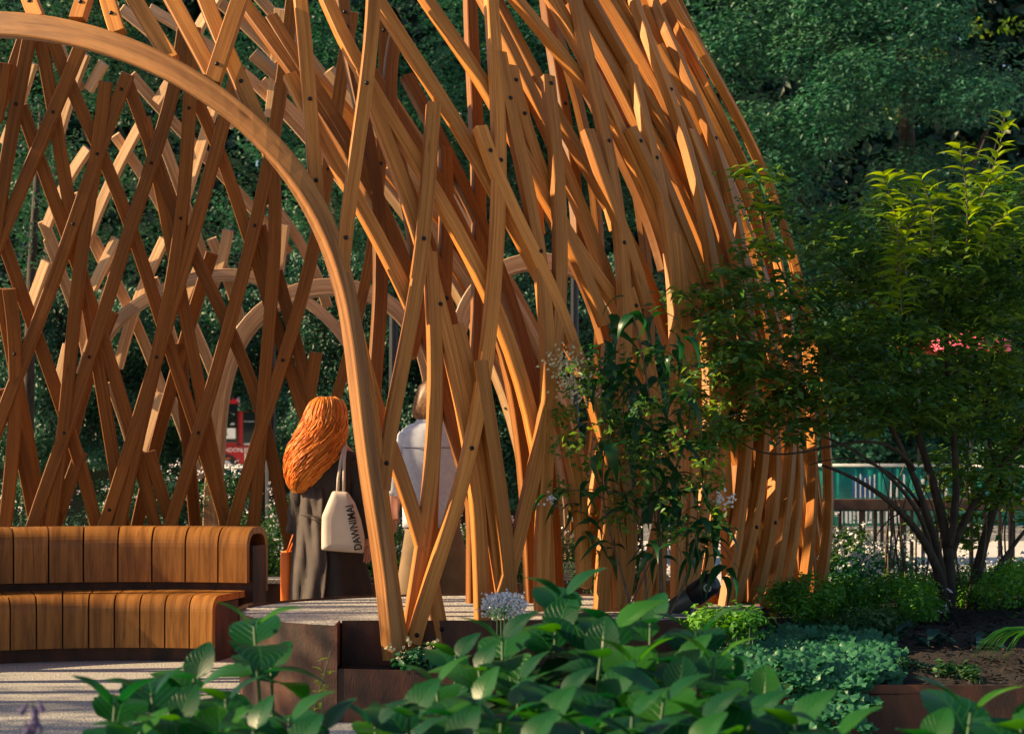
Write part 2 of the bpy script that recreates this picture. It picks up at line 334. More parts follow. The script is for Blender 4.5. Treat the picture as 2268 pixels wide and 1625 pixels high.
wall([(-0.897, 10.50), (0.75, 10.50), (1.27, 10.78), (1.45, 11.2)], 0.20, ZT + 0.012, 0.008, M['corten'], 'notch_rear_panel', pl)
wall([(-0.905, 10.228), (-0.3, 10.13), (0.6, 10.10), (1.3, 10.2)], 0.0, 0.275, 0.008, M['corten'], 'front_panel', pl)
V = [(-0.9, 10.24, .262), (-.3, 10.145, .262), (.6, 10.115, .262), (1.3, 10.215, .262), (1.27, 10.775, .262), (.75, 10.495, .262), (-.89, 10.495, .262)]
obj('soil', V, [list(range(7))], M['soil'], pl)
# ---- right-hand garden bed
bed = thing('garden_bed', 'long raised bed edged in rusty weathering steel along the right foreground', 'planter', (3.2, 9.4, 0))
wall([(0.55, 9.75), (1.2, 9.42), (2.4, 9.36), (6.5, 9.36)], 0.0, 0.30, 0.010, M['corten'], 'front_panel', bed)
nx, ny = 40, 40; V = []; Fc = []
for j in range(ny):
    for i in range(nx):
        y = 9.38 + (15.8 - 9.38) * j / (ny - 1); x0 = 0.62 if y < 10.1 else (1.5 if y < 12.3 else 1.2); x = x0 + (6.6 - x0) * i / (nx - 1)
        z = 0.27 + 0.05 * noise.noise(Vector((x * 2, y * 2, 0))) + 0.10 * min(1, (y - 9.38) / 1.6) * (1 if y > 9.5 else 0)
        if y > 14.6: z -= (y - 14.6) * 0.25
        V.append((x, y, z))
for j in range(ny - 1):
    for i in range(nx - 1): a = j * nx + i; Fc.append([a, a + 1, a + nx + 1, a + nx])
obj('mulch_surface', V, Fc, M['soil'], bed, smooth=True)
# loose bark chips
def chips(name, n, region, zf, seed, parent):
    g = np.random.default_rng(seed); C = np.c_[region[0] + (region[1] - region[0]) * g.random(n), region[2] + (region[3] - region[2]) * g.random(n), np.zeros(n)]
    C[:, 2] = [zf(x, y) for x, y in C[:, :2]]
    Vv, T = leaves(C, 0.02 + 0.035 * g.random(n), g.normal(size=(n, 3)) * .35 + [0, 0, 1], g.normal(size=(n, 3)), wid=0.35)
    me = foliage_mesh(name, Vv, T, M['wood_chip'], g.random(n)); o = link(name, me, parent); o['kind'] = 'stuff'; return o
chips('bark_chips', 5000, (1.9, 4.4, 9.42, 12.4), lambda x, y: 0.285 + 0.10 * min(1, (y - 9.38) / 1.6) + 0.05 * noise.noise(Vector((x * 2, y * 2, 0))), 3, bed)
# ---- rear raised bed behind bench and walkers
rb = thing('rear_raised_bed', 'low dark steel raised bed behind the bench and the walking couple', 'planter', (-3, 14.4, 0))
wall([(-7, 14.35), (-1.0, 14.28), (1.2, 14.28)], 0.0, 0.40, 0.012, M['corten'], 'front_panel', rb)
box('coping', (-7, 14.24, 0.402), (-1.35, 14.52, 0.432), M['gravel'], rb)
obj('soil', [(-7, 14.36, .385), (1.2, 14.29, .385), (1.2, 19.5, .385), (-7, 19.5, .385)], [[0, 1, 2, 3]], M['soil'], rb)
box('rear_curb', (-7, 19.5, 0), (1.2, 19.56, .40), M['corten'], rb)

# ================================================================ BENCH
BC = Vector((-2.46, 10.92)); 
def bpos(a, r, z): return Vector((BC.x + r * math.sin(a), BC.y + r * math.cos(a), z))
bench = thing('curved_bench', 'curved timber bench with rounded planks on a dark steel base at the left', 'bench', (-2.9, 13.2, 0))
def plank(name, a0, a1, prof, m, parent, uoff):
    """prof: outline (r,z) closed; extruded over the angle; grain across, i.e. along the outline"""
    n = len(prof); st = 3; V = []; Fc = []; UV = []
    for s in range(st):
        a = a0 + (a1 - a0) * s / (st - 1)
        for r, z in prof: V.append(bpos(a, r, z))
    L = [0]
    for i in range(n): 
        p, q = prof[i], prof[(i + 1) % n]; L.append(L[-1] + math.hypot(p[0] - q[0], p[1] - q[1]))
    rm = prof[0][0]
    for s in range(st - 1):
        for i in range(n):
            j = (i + 1) % n; Fc.append([s * n + i, s * n + j, (s + 1) * n + j, (s + 1) * n + i])
            v0 = uoff + (a1 - a0) * s / (st - 1) * rm; v1 = uoff + (a1 - a0) * (s + 1) / (st - 1) * rm
            UV += [(L[i], v0), (L[i + 1], v0), (L[i + 1], v1), (L[i], v1)]
    Fc.append(list(range(n))); Fc.append([(st - 1) * n + i for i in range(n)][::-1])
    UV += [(z, r) for r, z in prof]; UV += [(z, r) for r, z in prof][::-1]
    return obj(name, V, Fc, m, parent, uv=UV)
def rounded(r0, z0, r1, z1, rad, th, n=8):
    """inverted-U shell: front face down at r0 from z0, over the top z1, back to r1"""
    out = [(r0, z0)]
    for i in range(n + 1): a = math.pi - (math.pi / 2) * i / n; out.append((r0 + rad + rad * math.cos(a), z1 - rad + rad * math.sin(a)))
    return out
# backrest shell
r0, r1, zb, zt, rad, th = 2.50, 2.86, 0.478, 0.845, 0.13, 0.045
o_ = rounded(r0, zb, r1, zt, rad, th); o_ += [(r1 - rad + rad * math.sin(math.pi / 2 * i / 8), zt - rad + rad * math.cos(math.pi / 2 * i / 8)) for i in range(9)] + [(r1, 0.40)]
i_ = [(r1 - th, 0.40)] + [(r1 - rad + (rad - th) * math.sin(math.pi / 2 * i / 5), zt - rad + (rad - th) * math.cos(math.pi / 2 * i / 5)) for i in range(5, -1, -1)]
i_ += [(r0 + rad + (rad - th) * math.cos(math.pi / 2 + math.pi / 2 * i / 5), zt - rad + (rad - th) * math.sin(math.pi / 2 + math.pi / 2 * i / 5)) for i in range(6)] + [(r0 + th, zb)]
prof_b = o_ + i_
AE = R(15.9); da = R(5.22); gap = R(0.26)
k = 0; a = AE
while a > R(-42):
    w_ = da * (0.93 if k == 0 else 1.0)
    plank('back_plank', a - w_ + gap, a, prof_b, M['bench'], bench, rnd.random() * 9); a -= w_; k += 1
# seat shell
s0, s1, zs, zst, rads = 1.98, 2.50, 0.092, 0.428, 0.10
o_ = rounded(s0, zs, s1, zst, rads, th) + [(s1 + 0.01, zst - 0.002), (s1 + 0.01, zst - 0.045)]
i_ = [(s0 + rads + (rads - th) * math.cos(math.pi / 2 + math.pi / 2 * i / 5), zst - rads + (rads - th) * math.sin(math.pi / 2 + math.pi / 2 * i / 5)) for i in range(6)] + [(s0 + th, zs)]
prof_s = o_ + i_
a = AE - R(0.4); ds = R(4.75)
while a > R(-42):
    plank('seat_plank', a - ds + gap * 1.1, a, prof_s, M['bench'], bench, rnd.random() * 9); a -= ds
def ring(name, ra, rb_, z0, z1, a0, a1, m, parent, n=24):
    V = []; Fc = []
    for i in range(n):
        a = a0 + (a1 - a0) * i / (n - 1); V += [bpos(a, ra, z0), bpos(a, ra, z1), bpos(a, rb_, z1), bpos(a, rb_, z0)]
    for i in range(n - 1):
        q = i * 4
        for k in range(4): Fc.append([q + k, q + (k + 1) % 4, q + 4 + (k + 1) % 4, q + 4 + k])
    Fc += [[0, 3, 2, 1], [4 * (n - 1) + k for k in range(4)]]
    return obj(name, V, Fc, m, parent)
ring('seat_base', 2.06, 2.44, 0.0, 0.375, R(-42), AE - R(0.8), M['corten'], bench)
ring('back_support', 2.57, 2.79, 0.0, 0.72, R(-42), AE + R(0.35), M['corten'], bench)

# ================================================================ PAVILION
EC = Vector((-1.75, 14.2, 0)); EA, EZ = 4.0, 6.3
def ell(px, py, k=1.0, back=False):
    A, B = EA * k, EZ * k; o = Vector((0, 0, CAMZ)) - EC; dr = Vector(((px - HX) / F, 1, -(py - HY) / F))
    qa = (dr.x ** 2 + dr.y ** 2) / A ** 2 + dr.z ** 2 / B ** 2; qb = (dr.x * o.x + dr.y * o.y) / A ** 2 + dr.z * o.z / B ** 2; qc = (o.x ** 2 + o.y ** 2) / A ** 2 + o.z ** 2 / B ** 2 - 1
    D = qb * qb - qa * qc; s = math.sqrt(max(D, 0.0))
    t = (-qb + (s if back else -s)) / qa; p = Vector((0, 0, CAMZ)) + dr * t
    q = p - EC; n = Vector((q.x / A ** 2, q.y / A ** 2, q.z / B ** 2)).normalized()
    return p, n
def surf_mid(px, py, off=0.0):
    d = 14.4
    for _ in range(6):
        p = P(px, py, d); d = 14.75 + off - 0.10 * max(p.z, 0) ** 1.4 - 0.06 * (p.x + 1.5) ** 2
    p = P(px, py, d); return p, Vector((0.05, -1, 0.12)).normalized()
def surf_back(px, py, off=0.0):
    d = 17.5
    for _ in range(6):
        p = P(px, py, d); d = 17.9 + off - 0.16 * max(p.z - 1, 0) ** 1.5 - 0.04 * (p.x + 1.5) ** 2
    p = P(px, py, d); return p, Vector((-0.15, -1, 0.35)).normalized()
LAY = {
 'F': lambda x, y: ell(x, y, 1.0), 'f': lambda x, y: ell(x, y, 0.982), 'H': lambda x, y: ell(x, y, 1.018),
 'A': lambda x, y: (ell(x, y, 1.012)[0], (ell(x, y, 1.012)[1] * Vector((1, 1, 0.25)) + Vector((0.08 + 0.5 * min(1, max(0, (x - 520) / 200)), -0.4, -0.12))).normalized()),
 'N': lambda x, y: ell(x, y, 0.955), 'n': lambda x, y: ell(x, y, 0.90),
 'M': lambda x, y: surf_mid(x, y), 'm': lambda x, y: surf_mid(x, y, 0.09), 'o': lambda x, y: surf_mid(x, y, 0.55),
 'B': lambda x, y: surf_back(x, y), 'b': lambda x, y: surf_back(x, y, 0.10),
}
pav = thing('timber_pavilion', 'large domed lattice pavilion of curved golden timber laths with arched openings', 'pavilion', EC.copy())
bolt_me = None
def bolt_mesh():
    v, f = [], []; rr = [(0.0, 0.012), (0.007, 0.0105), (0.0115, 0.006), (0.0125, 0.0), (0.0125, -0.01)]
    n = 12
    for r, z in rr:
        for k in range(n): v.append((r * math.cos(2 * math.pi * k / n), r * math.sin(2 * math.pi * k / n), z))
    for i in range(4):
        for k in range(n): f.append([i * n + k, (i + 1) * n + k, (i + 1) * n + (k + 1) % n, i * n + (k + 1) % n])
    return mesh('bolt', v, f, M['bolt'], smooth=True)
bolt_me = bolt_mesh()
def lath3d(name, C3, N3, w, t, m, parent, bolts=(), ch=0.005, vo=0.0):
    n = len(C3); wf = w if callable(w) else None
    if wf: w = wf(1.0)
    prof = [(-w / 2, t / 2 - ch), (-w / 2 + ch, t / 2), (w / 2 - ch, t / 2), (w / 2, t / 2 - ch), (w / 2, -t / 2 + ch), (w / 2 - ch, -t / 2), (-w / 2 + ch, -t / 2), (-w / 2, -t / 2 + ch)]
    per = [0]
    for i in range(8): a, b = prof[i], prof[(i + 1) % 8]; per.append(per[-1] + math.hypot(a[0] - b[0], a[1] - b[1]))
    V = []; fr = []; u = 0; U = []
    for i in range(n):
        T = (C3[min(i + 1, n - 1)] - C3[max(i - 1, 0)]).normalized(); Nn = (N3[i] - T * N3[i].dot(T)).normalized(); W = T.cross(Nn)
        fr.append((T, Nn, W)); 
        if i: u += (C3[i] - C3[i - 1]).length
        U.append(u)
        ks = (wf(i / (n - 1)) / w) if wf else 1.0
        for a, b in prof: V.append(C3[i] + W * a * ks + Nn * b)
    Fc = []; UV = []
    for i in range(n - 1):
        for k in range(8):
            k2 = (k + 1) % 8; Fc.append([i * 8 + k, i * 8 + k2, (i + 1) * 8 + k2, (i + 1) * 8 + k])
            UV += [(U[i], per[k] + vo), (U[i], per[k + 1] + vo), (U[i + 1], per[k + 1] + vo), (U[i + 1], per[k] + vo)]
    Fc += [list(range(8))[::-1], [(n - 1) * 8 + k for k in range(8)]]; UV += [(0, p[0] * 3) for p in prof] * 2
    o = obj(name, V, Fc, m, parent, uv=UV)
    for i in bolts:
        i0 = int(min(max(i, 0), n - 1.001)); fx = i - i0; p = C3[i0].lerp(C3[min(i0 + 1, n - 1)], fx); T, Nn, W = fr[i0]
        b = link('bolt', bolt_me, o); b.location = p + Nn * (t / 2 + 0.0005) - wloc(o)
        b.rotation_euler = Nn.to_track_quat('Z', 'Y').to_euler()
        if w > 0.11: b.scale = (1.15,) * 3
    return o
NL = 0
GENUINE = {(847, 1085), (757, 605), (470, 185), (84, 45), (172, 45), (262, 75), (606, 655), (560, 1175), (1362, 670), (1340, 720), (1190, 520), (1430, 680), (1365, 510), (1282, 590), (1340, 760), (1470, 600), (1275, 790), (1645, 470), (1650, 700), (916, 690)}
def extend(layer, pts):
    """run the lath on behind whatever hides it, down to its footing"""
    (x0, y0), (x1, y1) = pts[-2], pts[-1]
    if pts[-1] in GENUINE or y1 < y0: return pts
    if layer in 'FfNn' and 420 < y1 < 1290 and x1 > 1030: foot = 1352 if layer in 'Ff' else 1335
    elif layer in 'Mmo' and y1 > 540: foot = 1292
    else: return pts
    if foot - y1 < 15: return pts
    sl = (x1 - x0) / max(1, (y1 - y0)); q = list(pts); x, y = x1, y1; n = max(1, int((foot - y1) / 110)); st = (foot - y1) / n
    for _ in range(n): 
        if layer in 'FfNn': sl *= .62
        y += st; x += sl * st; q.append((x, y))
    return q
def lath(layer, pts, w=0.076, t=0.058, m='lath', bolts=(), name='lath', n=None, deg=None, parent=None):
    global NL; NL += 1
    pts = extend(layer, pts)
    if n is None: n = 22
    if deg is None and len(pts) >= 11: deg = 5
    if deg == 5 and len(pts) >= 15: deg = 6
    c = fit(pts, n, deg); C3 = []; N3 = []
    for x, y in c: p, q = LAY[layer](x, y); C3.append(p); N3.append(q)
    # smooth the curve and the facing in space
    for _ in range(3):
        C3 = [C3[0]] + [(C3[i - 1] + C3[i] * 2 + C3[i + 1]) / 4 for i in range(1, n - 1)] + [C3[-1]]
        N3 = [N3[0]] + [(N3[i - 1] + N3[i] * 2 + N3[i + 1]) / 4 for i in range(1, n - 1)] + [N3[-1]]
    idx = []
    for by in bolts: 
        k = int(np.argmin(np.abs(c[:, 1] - by))); j = k + 1 if (k + 1 < n and (by - c[k, 1]) * (c[min(k + 1, n - 1), 1] - c[k, 1]) > 0) else k - 1
        j = max(0, min(n - 1, j)); den = c[j, 1] - c[k, 1]; idx.append(k + (j - k) * ((by - c[k, 1]) / den if abs(den) > 1e-6 else 0))
    return lath3d(name, C3, N3, w, t, M[m], parent or pav, idx, vo=rnd.random())
# ---- main arch of the opening (front): heavy laminated member
arch_pts = [(-420, 210), (-330, 140), (-220, 88), (-110, 60), (0, 55), (100, 62), (200, 84), (300, 118), (400, 165), (500, 230), (580, 300), (650, 385), (705, 470), (742, 555), (768, 655), (784, 763), (795, 864), (812, 998), (826, 1090), (846, 1230), (864, 1385), (872, 1460)]
lath('A', arch_pts, w=lambda u: 0.074 + 0.060 * max(0.0, 1 - (u / 0.66) ** 3), t=0.115, m='arch', name='arch_beam', n=60, deg=9)
# ---- traced front laths: layer, points, bolt heights
FL = [
 ('F', [(960, 232), (952, 330), (944, 430), (937, 533), (924, 640), (897, 763), (884, 830), (870, 914), (859, 998), (847, 1085)], (533, 1027)),
 ('F', [(1084, -60), (1086, 0), (1095, 100), (1101, 234), (1105, 361), (1105, 450), (1102, 535), (1096, 613), (1086, 696), (1078, 780), (1065, 864), (1056, 931), (1044, 1000), (1022, 1081), (998, 1148), (968, 1242), (944, 1315), (927, 1369), (914, 1425)], (361, 995, 1405)),
 ('f', [(950, 560), (958, 650), (962, 760), (962, 900), (957, 1030), (951, 1090), (940, 1170), (931, 1235), (919, 1315), (907, 1399), (900, 1440)], ()),
 ('f', [(800, 160), (817, 218), (850, 295), (884, 378), (907, 452), (930, 530), (955, 610), (972, 677), (994, 770), (1014, 847), (1031, 924), (1045, 1010), (1056, 1108), (1063, 1215), (1067, 1315), (1068, 1385)], (677,)),
 ('H', [(828, -40), (822, 60), (811, 191), (794, 301), (777, 435), (761, 531), (757, 605)], (191, 531)),
 ('F', [(658, -60), (663, 0), (676, 100), (687, 226), (693, 335), (698, 405), (707, 500)], (226, 405)),
 ('f', [(700, -60), (720, 0), (757, 77), (790, 151), (830, 214), (870, 278), (924, 365), (964, 422), (1001, 479), (1031, 544), (1070, 630), (1105, 716), (1150, 814), (1178, 914), (1196, 1010), (1206, 1120), (1210, 1230)], ()),
 ('f', [(810, -40), (840, 10), (877, 70), (921, 134), (964, 204), (1014, 278), (1058, 352), (1091, 412), (1128, 479), (1166, 560), (1215, 650), (1260, 740), (1298, 830), (1328, 930), (1346, 1020), (1352, 1110)], ()),
 ('f', [(905, -60), (941, 0), (978, 50), (1021, 110), (1065, 181), (1105, 245), (1148, 325), (1185, 400), (1222, 460), (1262, 530), (1310, 600), (1362, 670)], ()),
 ('N', [(1075, -40), (1105, 20), (1142, 87), (1192, 181), (1239, 268), (1272, 321), (1309, 388), (1349, 455), (1380, 520), (1420, 590), (1455, 660)], ()),
 ('F', [(1212, 172), (1219, 230), (1227, 300), (1234, 400), (1240, 529), (1239, 640), (1235, 720), (1225, 820), (1210, 914), (1193, 998), (1172, 1085), (1152, 1175), (1132, 1248), (1112, 1325)], (191,)),
 ('F', [(1262, -50), (1272, 0), (1292, 87), (1316, 201), (1335, 280), (1350, 350), (1362, 430), (1374, 520), (1381, 610), (1384, 730), (1382, 840), (1374, 930), (1356, 1040)], (318, 542)),
 ('F', [(1396, 146), (1404, 200), (1420, 260), (1440, 320), (1456, 375), (1467, 430), (1476, 500), (1487, 600), (1494, 720), (1500, 830), (1500, 960)], (355,)),
 ('F', [(1385, -50), (1400, 0), (1428, 80), (1453, 141), (1480, 198), (1503, 264), (1522, 330), (1540, 402), (1556, 469), (1570, 544), (1584, 640), (1594, 740), (1600, 840), (1598, 960), (1590, 1080), (1572, 1220), (1550, 1345)], (204,)),
 ('F', [(1425, -50), (1443, 0), (1478, 77), (1518, 167), (1545, 235), (1578, 310), (1607, 385), (1626, 460), (1641, 536), (1653, 640), (1659, 740), (1661, 850), (1655, 960), (1642, 1100), (1622, 1250), (1603, 1355)], (311,)),
 ('F', [(1440, -60), (1470, 0), (1508, 80), (1547, 161), (1589, 244), (1634, 335), (1671, 412), (1700, 485), (1718, 544), (1736, 640), (1748, 740), (1755, 850), (1755, 980), (1745, 1100), (1725, 1220), (1700, 1350)], (334,)),
 ('H', [(1455, -60), (1487, 0), (1540, 92), (1582, 170), (1624, 248), (1661, 318), (1696, 390), (1728, 469), (1750, 540), (1776, 640), (1800, 760), (1820, 880), (1834, 1000), (1837, 1100), (1830, 1220), (1813, 1320)], ()),
 ('F', [(1490, -20), (1560, 120), (1610, 215), (1660, 310), (1705, 400), (1740, 500), (1765, 620), (1782, 750), (1795, 880), (1802, 1010), (1800, 1120), (1790, 1240), (1772, 1340)], ()),
 # inner diagonals running down to the right
 ('f', [(1100, -50), (1135, 0), (1192, 60), (1245, 117), (1292, 181), (1335, 245), (1385, 315), (1430, 388), (1472, 460), (1515, 550), (1550, 650), (1575, 760)], ()),
 ('N', [(1180, -60), (1222, 0), (1275, 75), (1330, 150), (1390, 230), (1440, 300), (1490, 380), (1540, 460), (1580, 540), (1612, 640)], ()),
 ('f', [(1280, -50), (1309, 0), (1346, 67), (1386, 140), (1430, 214), (1476, 290), (1520, 380), (1560, 470), (1590, 570), (1610, 690)], ()),
 ('f', [(1320, -40), (1343, 0), (1386, 60), (1426, 124), (1458, 187), (1490, 260), (1525, 340), (1560, 430), (1595, 530), (1625, 650), (1640, 780)], ()),
 ('N', [(1400, 30), (1440, 90), (1500, 170), (1560, 260), (1610, 350), (1660, 460), (1700, 580), (1725, 700)], ()),
 ('F', [(1062, 283), (1078, 330), (1100, 390), (1128, 450), (1160, 520), (1200, 600), (1240, 690), (1275, 790)], (339,)),
 ('F', [(1105, 120), (1126, 224), (1146, 320), (1164, 407), (1178, 485), (1192, 561), (1204, 640), (1212, 720), (1218, 800), (1212, 880)], (224, 561)),
 ('f', [(641, 168), (672, 230), (715, 310), (760, 390), (805, 470), (850, 550), (884, 620), (916, 690)], ()),
 ('f', [(740, 545), (770, 660), (797, 770), (823, 875), (850, 955), (880, 1030), (905, 1100), (930, 1190), (955, 1290), (972, 1380), (982, 1432)], (875, 1392)),
 ('F', [(752, 560), (776, 680), (800, 800), (822, 920), (838, 1040), (852, 1180), (868, 1300), (888, 1425)], ()),
 ('f', [(1130, 150), (1150, 240), (1180, 330), (1215, 430), (1258, 530), (1300, 620), (1340, 720)], (184, 258)),
 ('N', [(1145, 150), (1150, 200), (1158, 270), (1170, 350), (1180, 440), (1190, 520)], (184, 258)),
 ('F', [(1300, 290), (1315, 340), (1340, 410), (1372, 500), (1405, 590), (1430, 680)], ()),
 ('N', [(1322, 305), (1330, 360), (1345, 430), (1365, 510)], ()),
 ('F', [(1395, 285), (1420, 330), (1450, 400), (1480, 480), (1505, 570), (1525, 680), (1535, 800), (1538, 930), (1530, 1060)], (317,)),
 ('F', [(1525, 290), (1545, 340), (1575, 420), (1605, 500), (1630, 590), (1650, 700)], ()),
 ('N', [(1440, 200), (1480, 270), (1530, 350), (1580, 440), (1620, 540)], (235,)),
 ('N', [(1556, 290), (1580, 330), (1610, 390), (1645, 470)], ()),
 ('F', [(1260, 760), (1300, 850), (1330, 940), (1352, 1040), (1362, 1140)], ()),
 ('F', [(1388, 640), (1415, 720), (1432, 800), (1450, 900), (1462, 1000), (1466, 1100), (1460, 1200)], (680,)),
 ('F', [(1492, 520), (1500, 640), (1504, 760), (1500, 900), (1480, 1060), (1450, 1200), (1416, 1350)], ()),
 ('F', [(1365, 1000), (1392, 1090), (1388, 1200), (1374, 1352)], ()),
 ('F', [(1545, 640), (1562, 760), (1572, 880), (1572, 1000), (1560, 1120), (1535, 1240)], ()),
 ('F', [(1690, 900), (1690, 1000), (1680, 1081), (1664, 1170), (1645, 1260), (1616, 1365)], (1168,)),
 ('F', [(1712, 950), (1716, 1060), (1704, 1170), (1687, 1270), (1664, 1362)], (1158,)),
 ('F', [(1755, 920), (1765, 1040), (1762, 1150), (1745, 1250), (1725, 1340)], ()),
 ('F', [(1062, 800), (1085, 950), (1100, 1060), (1118, 1180), (1128, 1320)], ()),
 ('f', [(1010, 720), (1040, 850), (1065, 960), (1080, 1081), (1096, 1190), (1115, 1318)], ()),
 ('F', [(1232, 900), (1262, 1000), (1280, 1090), (1290, 1200), (1292, 1300)], ()),
 ('N', [(1330, 1000), (1322, 1100), (1305, 1200), (1290, 1300)], ()),
]
for L in FL: lath(L[0], L[1], bolts=L[2], m='lath')
# ---- short laths standing over the arch at upper left
for L in [('H', [(55, -30), (70, 10), (84, 45)], (10,)), ('H', [(196, -30), (183, 10), (172, 45)], (12,)), ('H', [(232, -30), (246, 25), (262, 75)], (37,)),
          ('F', [(365, -30), (395, 25), (430, 90), (470, 165)], ()), ('H', [(545, -40), (518, 40), (492, 115), (470, 185)], (149,)), ('F', [(275, -40), (310, 20), (345, 80), (380, 135)], ()),
          ('F', [(440, -40), (470, 40), (500, 110), (530, 180), (560, 240), (600, 340)], (187,))]:
    lath(L[0], L[1], bolts=L[2], n=10, w=0.088)
# ---- dark inner laths behind the front skin
NLs = [
 ('n', [(755, -40), (765, 80), (790, 200), (820, 330), (838, 480), (840, 640), (838, 760), (826, 884)], (36, 67)),
 ('n', [(1040, -40), (1047, 150), (1056, 320), (1060, 480), (1062, 640), (1056, 780)], ()),
 ('M', [(850, 20), (852, 150), (848, 280), (840, 420), (820, 560), (797, 700), (763, 830), (735, 900), (704, 1010), (675, 1150), (655, 1280)], (67, 361)),
 ('n', [(880, 60), (862, 200), (875, 330), (905, 460), (930, 600), (925, 700), (906, 790)], ()),
 ('n', [(985, 330), (990, 450), (985, 600), (975, 760), (965, 860), (960, 1000), (956, 1345)], ()),
 ('n', [(900, 170), (950, 260), (1000, 360), (1050, 470), (1100, 590), (1150, 730), (1190, 880), (1210, 1020)], ()),
 ('n', [(800, 130), (870, 240), (940, 350), (1010, 480), (1070, 620), (1120, 770), (1150, 930), (1165, 1080)], (600,)),
 ('n', [(1150, 330), (1190, 420), (1245, 520), (1300, 640), (1340, 760)], ()),
 ('n', [(1205, -30), (1215, 80), (1240, 190), (1262, 330), (1275, 470), (1282, 590)], (236,)),
 ('n', [(880, 370), (920, 470), (965, 590), (1000, 720), (1025, 860), (1040, 1000)], (664,)),
 ('n', [(1290, 180), (1340, 280), (1395, 390), (1440, 500), (1470, 600)], ()),
 ('n', [(600, 40), (640, 110), (700, 200), (770, 310), (830, 420), (880, 540), (920, 680), (960, 800), (1005, 940), (1040, 1080), (1060, 1300)], ()),
 ('n', [(520, -20), (600, 90), (690, 215), (780, 350), (860, 490), (915, 640), (965, 770), (1010, 900), (1045, 1050), (1066, 1180), (1076, 1320)], ()),
]
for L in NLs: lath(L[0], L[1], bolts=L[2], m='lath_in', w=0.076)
# ---- middle lattice seen through the arch
ML = [
 ('M', [(192, 70), (174, 114), (147, 184), (120, 249), (90, 318), (54, 402), (10, 502), (-30, 600)], (249,)),
 ('M', [(284, 164), (270, 198), (248, 261), (217, 340), (187, 418), (164, 494), (150, 550), (117, 629), (87, 703), (57, 780), (27, 864), (0, 931), (-25, 1000)], (198, 341, 496)),
 ('M', [(408, 60), (388, 191), (368, 268), (337, 361), (301, 469), (272, 555), (234, 665), (206, 789), (174, 880), (141, 952), (117, 1031), (90, 1110), (70, 1175)], (361, 790, 958)),
 ('M', [(530, 145), (510, 225), (495, 268), (469, 368), (440, 470), (412, 580), (378, 690), (351, 790), (318, 880), (295, 964), (268, 1050), (245, 1130), (228, 1175)], (790, 1128)),
 ('M', [(430, 60), (422, 200), (420, 239), (413, 330), (406, 435), (402, 500), (388, 600), (366, 700)], (239, 483)),
 ('M', [(780, 27), (770, 80), (760, 141), (747, 234), (737, 318), (726, 373), (716, 452), (705, 510), (693, 560), (673, 640), (653, 713), (630, 797), (600, 884), (569, 974), (542, 1065), (512, 1175)], (77, 105, 373, 797)),
 ('M', [(650, -20), (640, 80), (629, 134), (619, 234), (606, 301), (588, 400), (567, 499), (540, 600), (509, 720), (485, 797), (462, 880), (443, 957), (418, 1031), (398, 1095), (372, 1175)], (499, 957)),
 ('m', [(90, 90), (104, 151), (115, 218), (124, 285), (134, 345), (147, 418), (161, 485), (172, 549), (183, 613), (194, 680), (208, 750), (219, 820), (233, 900), (248, 998), (262, 1080), (275, 1175)], (612,)),
 ('m', [(118, 94), (150, 180), (201, 291), (240, 370), (284, 485), (306, 560), (330, 620), (355, 696), (378, 780), (402, 857), (430, 931), (452, 998), (478, 1080), (505, 1175)], (502,)),
 ('m', [(47, 234), (67, 301), (97, 385), (134, 469), (160, 560), (190, 640), (225, 740), (255, 840), (290, 950), (320, 1060), (345, 1175)], ()),
 ('m', [(-40, 400), (13, 529), (37, 629), (67, 713), (97, 797), (131, 870), (160, 960), (188, 1060), (212, 1175)], ()),
 ('m', [(318, 261), (335, 335), (355, 418), (374, 500), (388, 570), (398, 650), (415, 740), (440, 850), (462, 950), (482, 1060), (500, 1175)], (612,)),
 ('m', [(280, 180), (315, 248), (336, 318), (355, 400), (380, 470), (420, 550), (470, 640), (502, 696), (536, 780), (562, 864), (585, 960), (612, 1060), (640, 1175)], ()),
 ('M', [(234, 181), (231, 234), (221, 301), (211, 368), (197, 445), (183, 540), (172, 629), (163, 730), (152, 830), (141, 952), (128, 1060), (112, 1175)], ()),
 ('M', [(70, 60), (64, 110), (50, 160), (35, 231), (20, 335), (3, 435), (-12, 540)], (231,)),
 ('m', [(52, 90), (28, 160), (5, 220), (-20, 280)], (196,)),
 ('m', [(435, 221), (469, 291), (502, 385), (536, 469), (560, 560), (588, 640), (615, 740), (645, 830), (675, 920), (700, 1010)], ()),
 ('M', [(600, 320), (610, 430), (608, 540), (600, 663), (592, 790), (582, 900), (574, 1010), (560, 1175)], ()),
 ('m', [(575, 500), (590, 560), (601, 618), (606, 655)], (618,)),
 ('m', [(612, 600), (634, 680), (656, 760), (680, 850), (700, 940)], ()),
 ('m', [(700, 780), (690, 850), (678, 920), (668, 1000)], ()),
 ('M', [(20, 640), (30, 760), (38, 860), (30, 980), (20, 1080), (10, 1175)], (783,)),
 ('o', [(0, 640), (20, 760), (45, 880), (70, 1000), (90, 1175)], ()),
 ('o', [(250, 690), (215, 790), (175, 900), (145, 1020), (125, 1175)], ()),
 ('M', [(10, 140), (4, 200), (-10, 270)], ()),
 ('o', [(470, 560), (430, 700), (385, 830), (350, 960), (320, 1100)], ()),
 ('m', [(10, 860), (35, 950), (60, 1060), (80, 1175)], (958,)),
 ('o', [(400, 760), (405, 880), (420, 1000), (432, 1175)], ()),
 ('m', [(180, 1000), (150, 1080), (120, 1175)], (1138,)),
 ('m', [(330, 1000), (360, 1100), (385, 1175)], ()),
]
for L in ML: lath(L[0], L[1], bolts=L[2], m='lath_in', w=0.092, t=0.048)
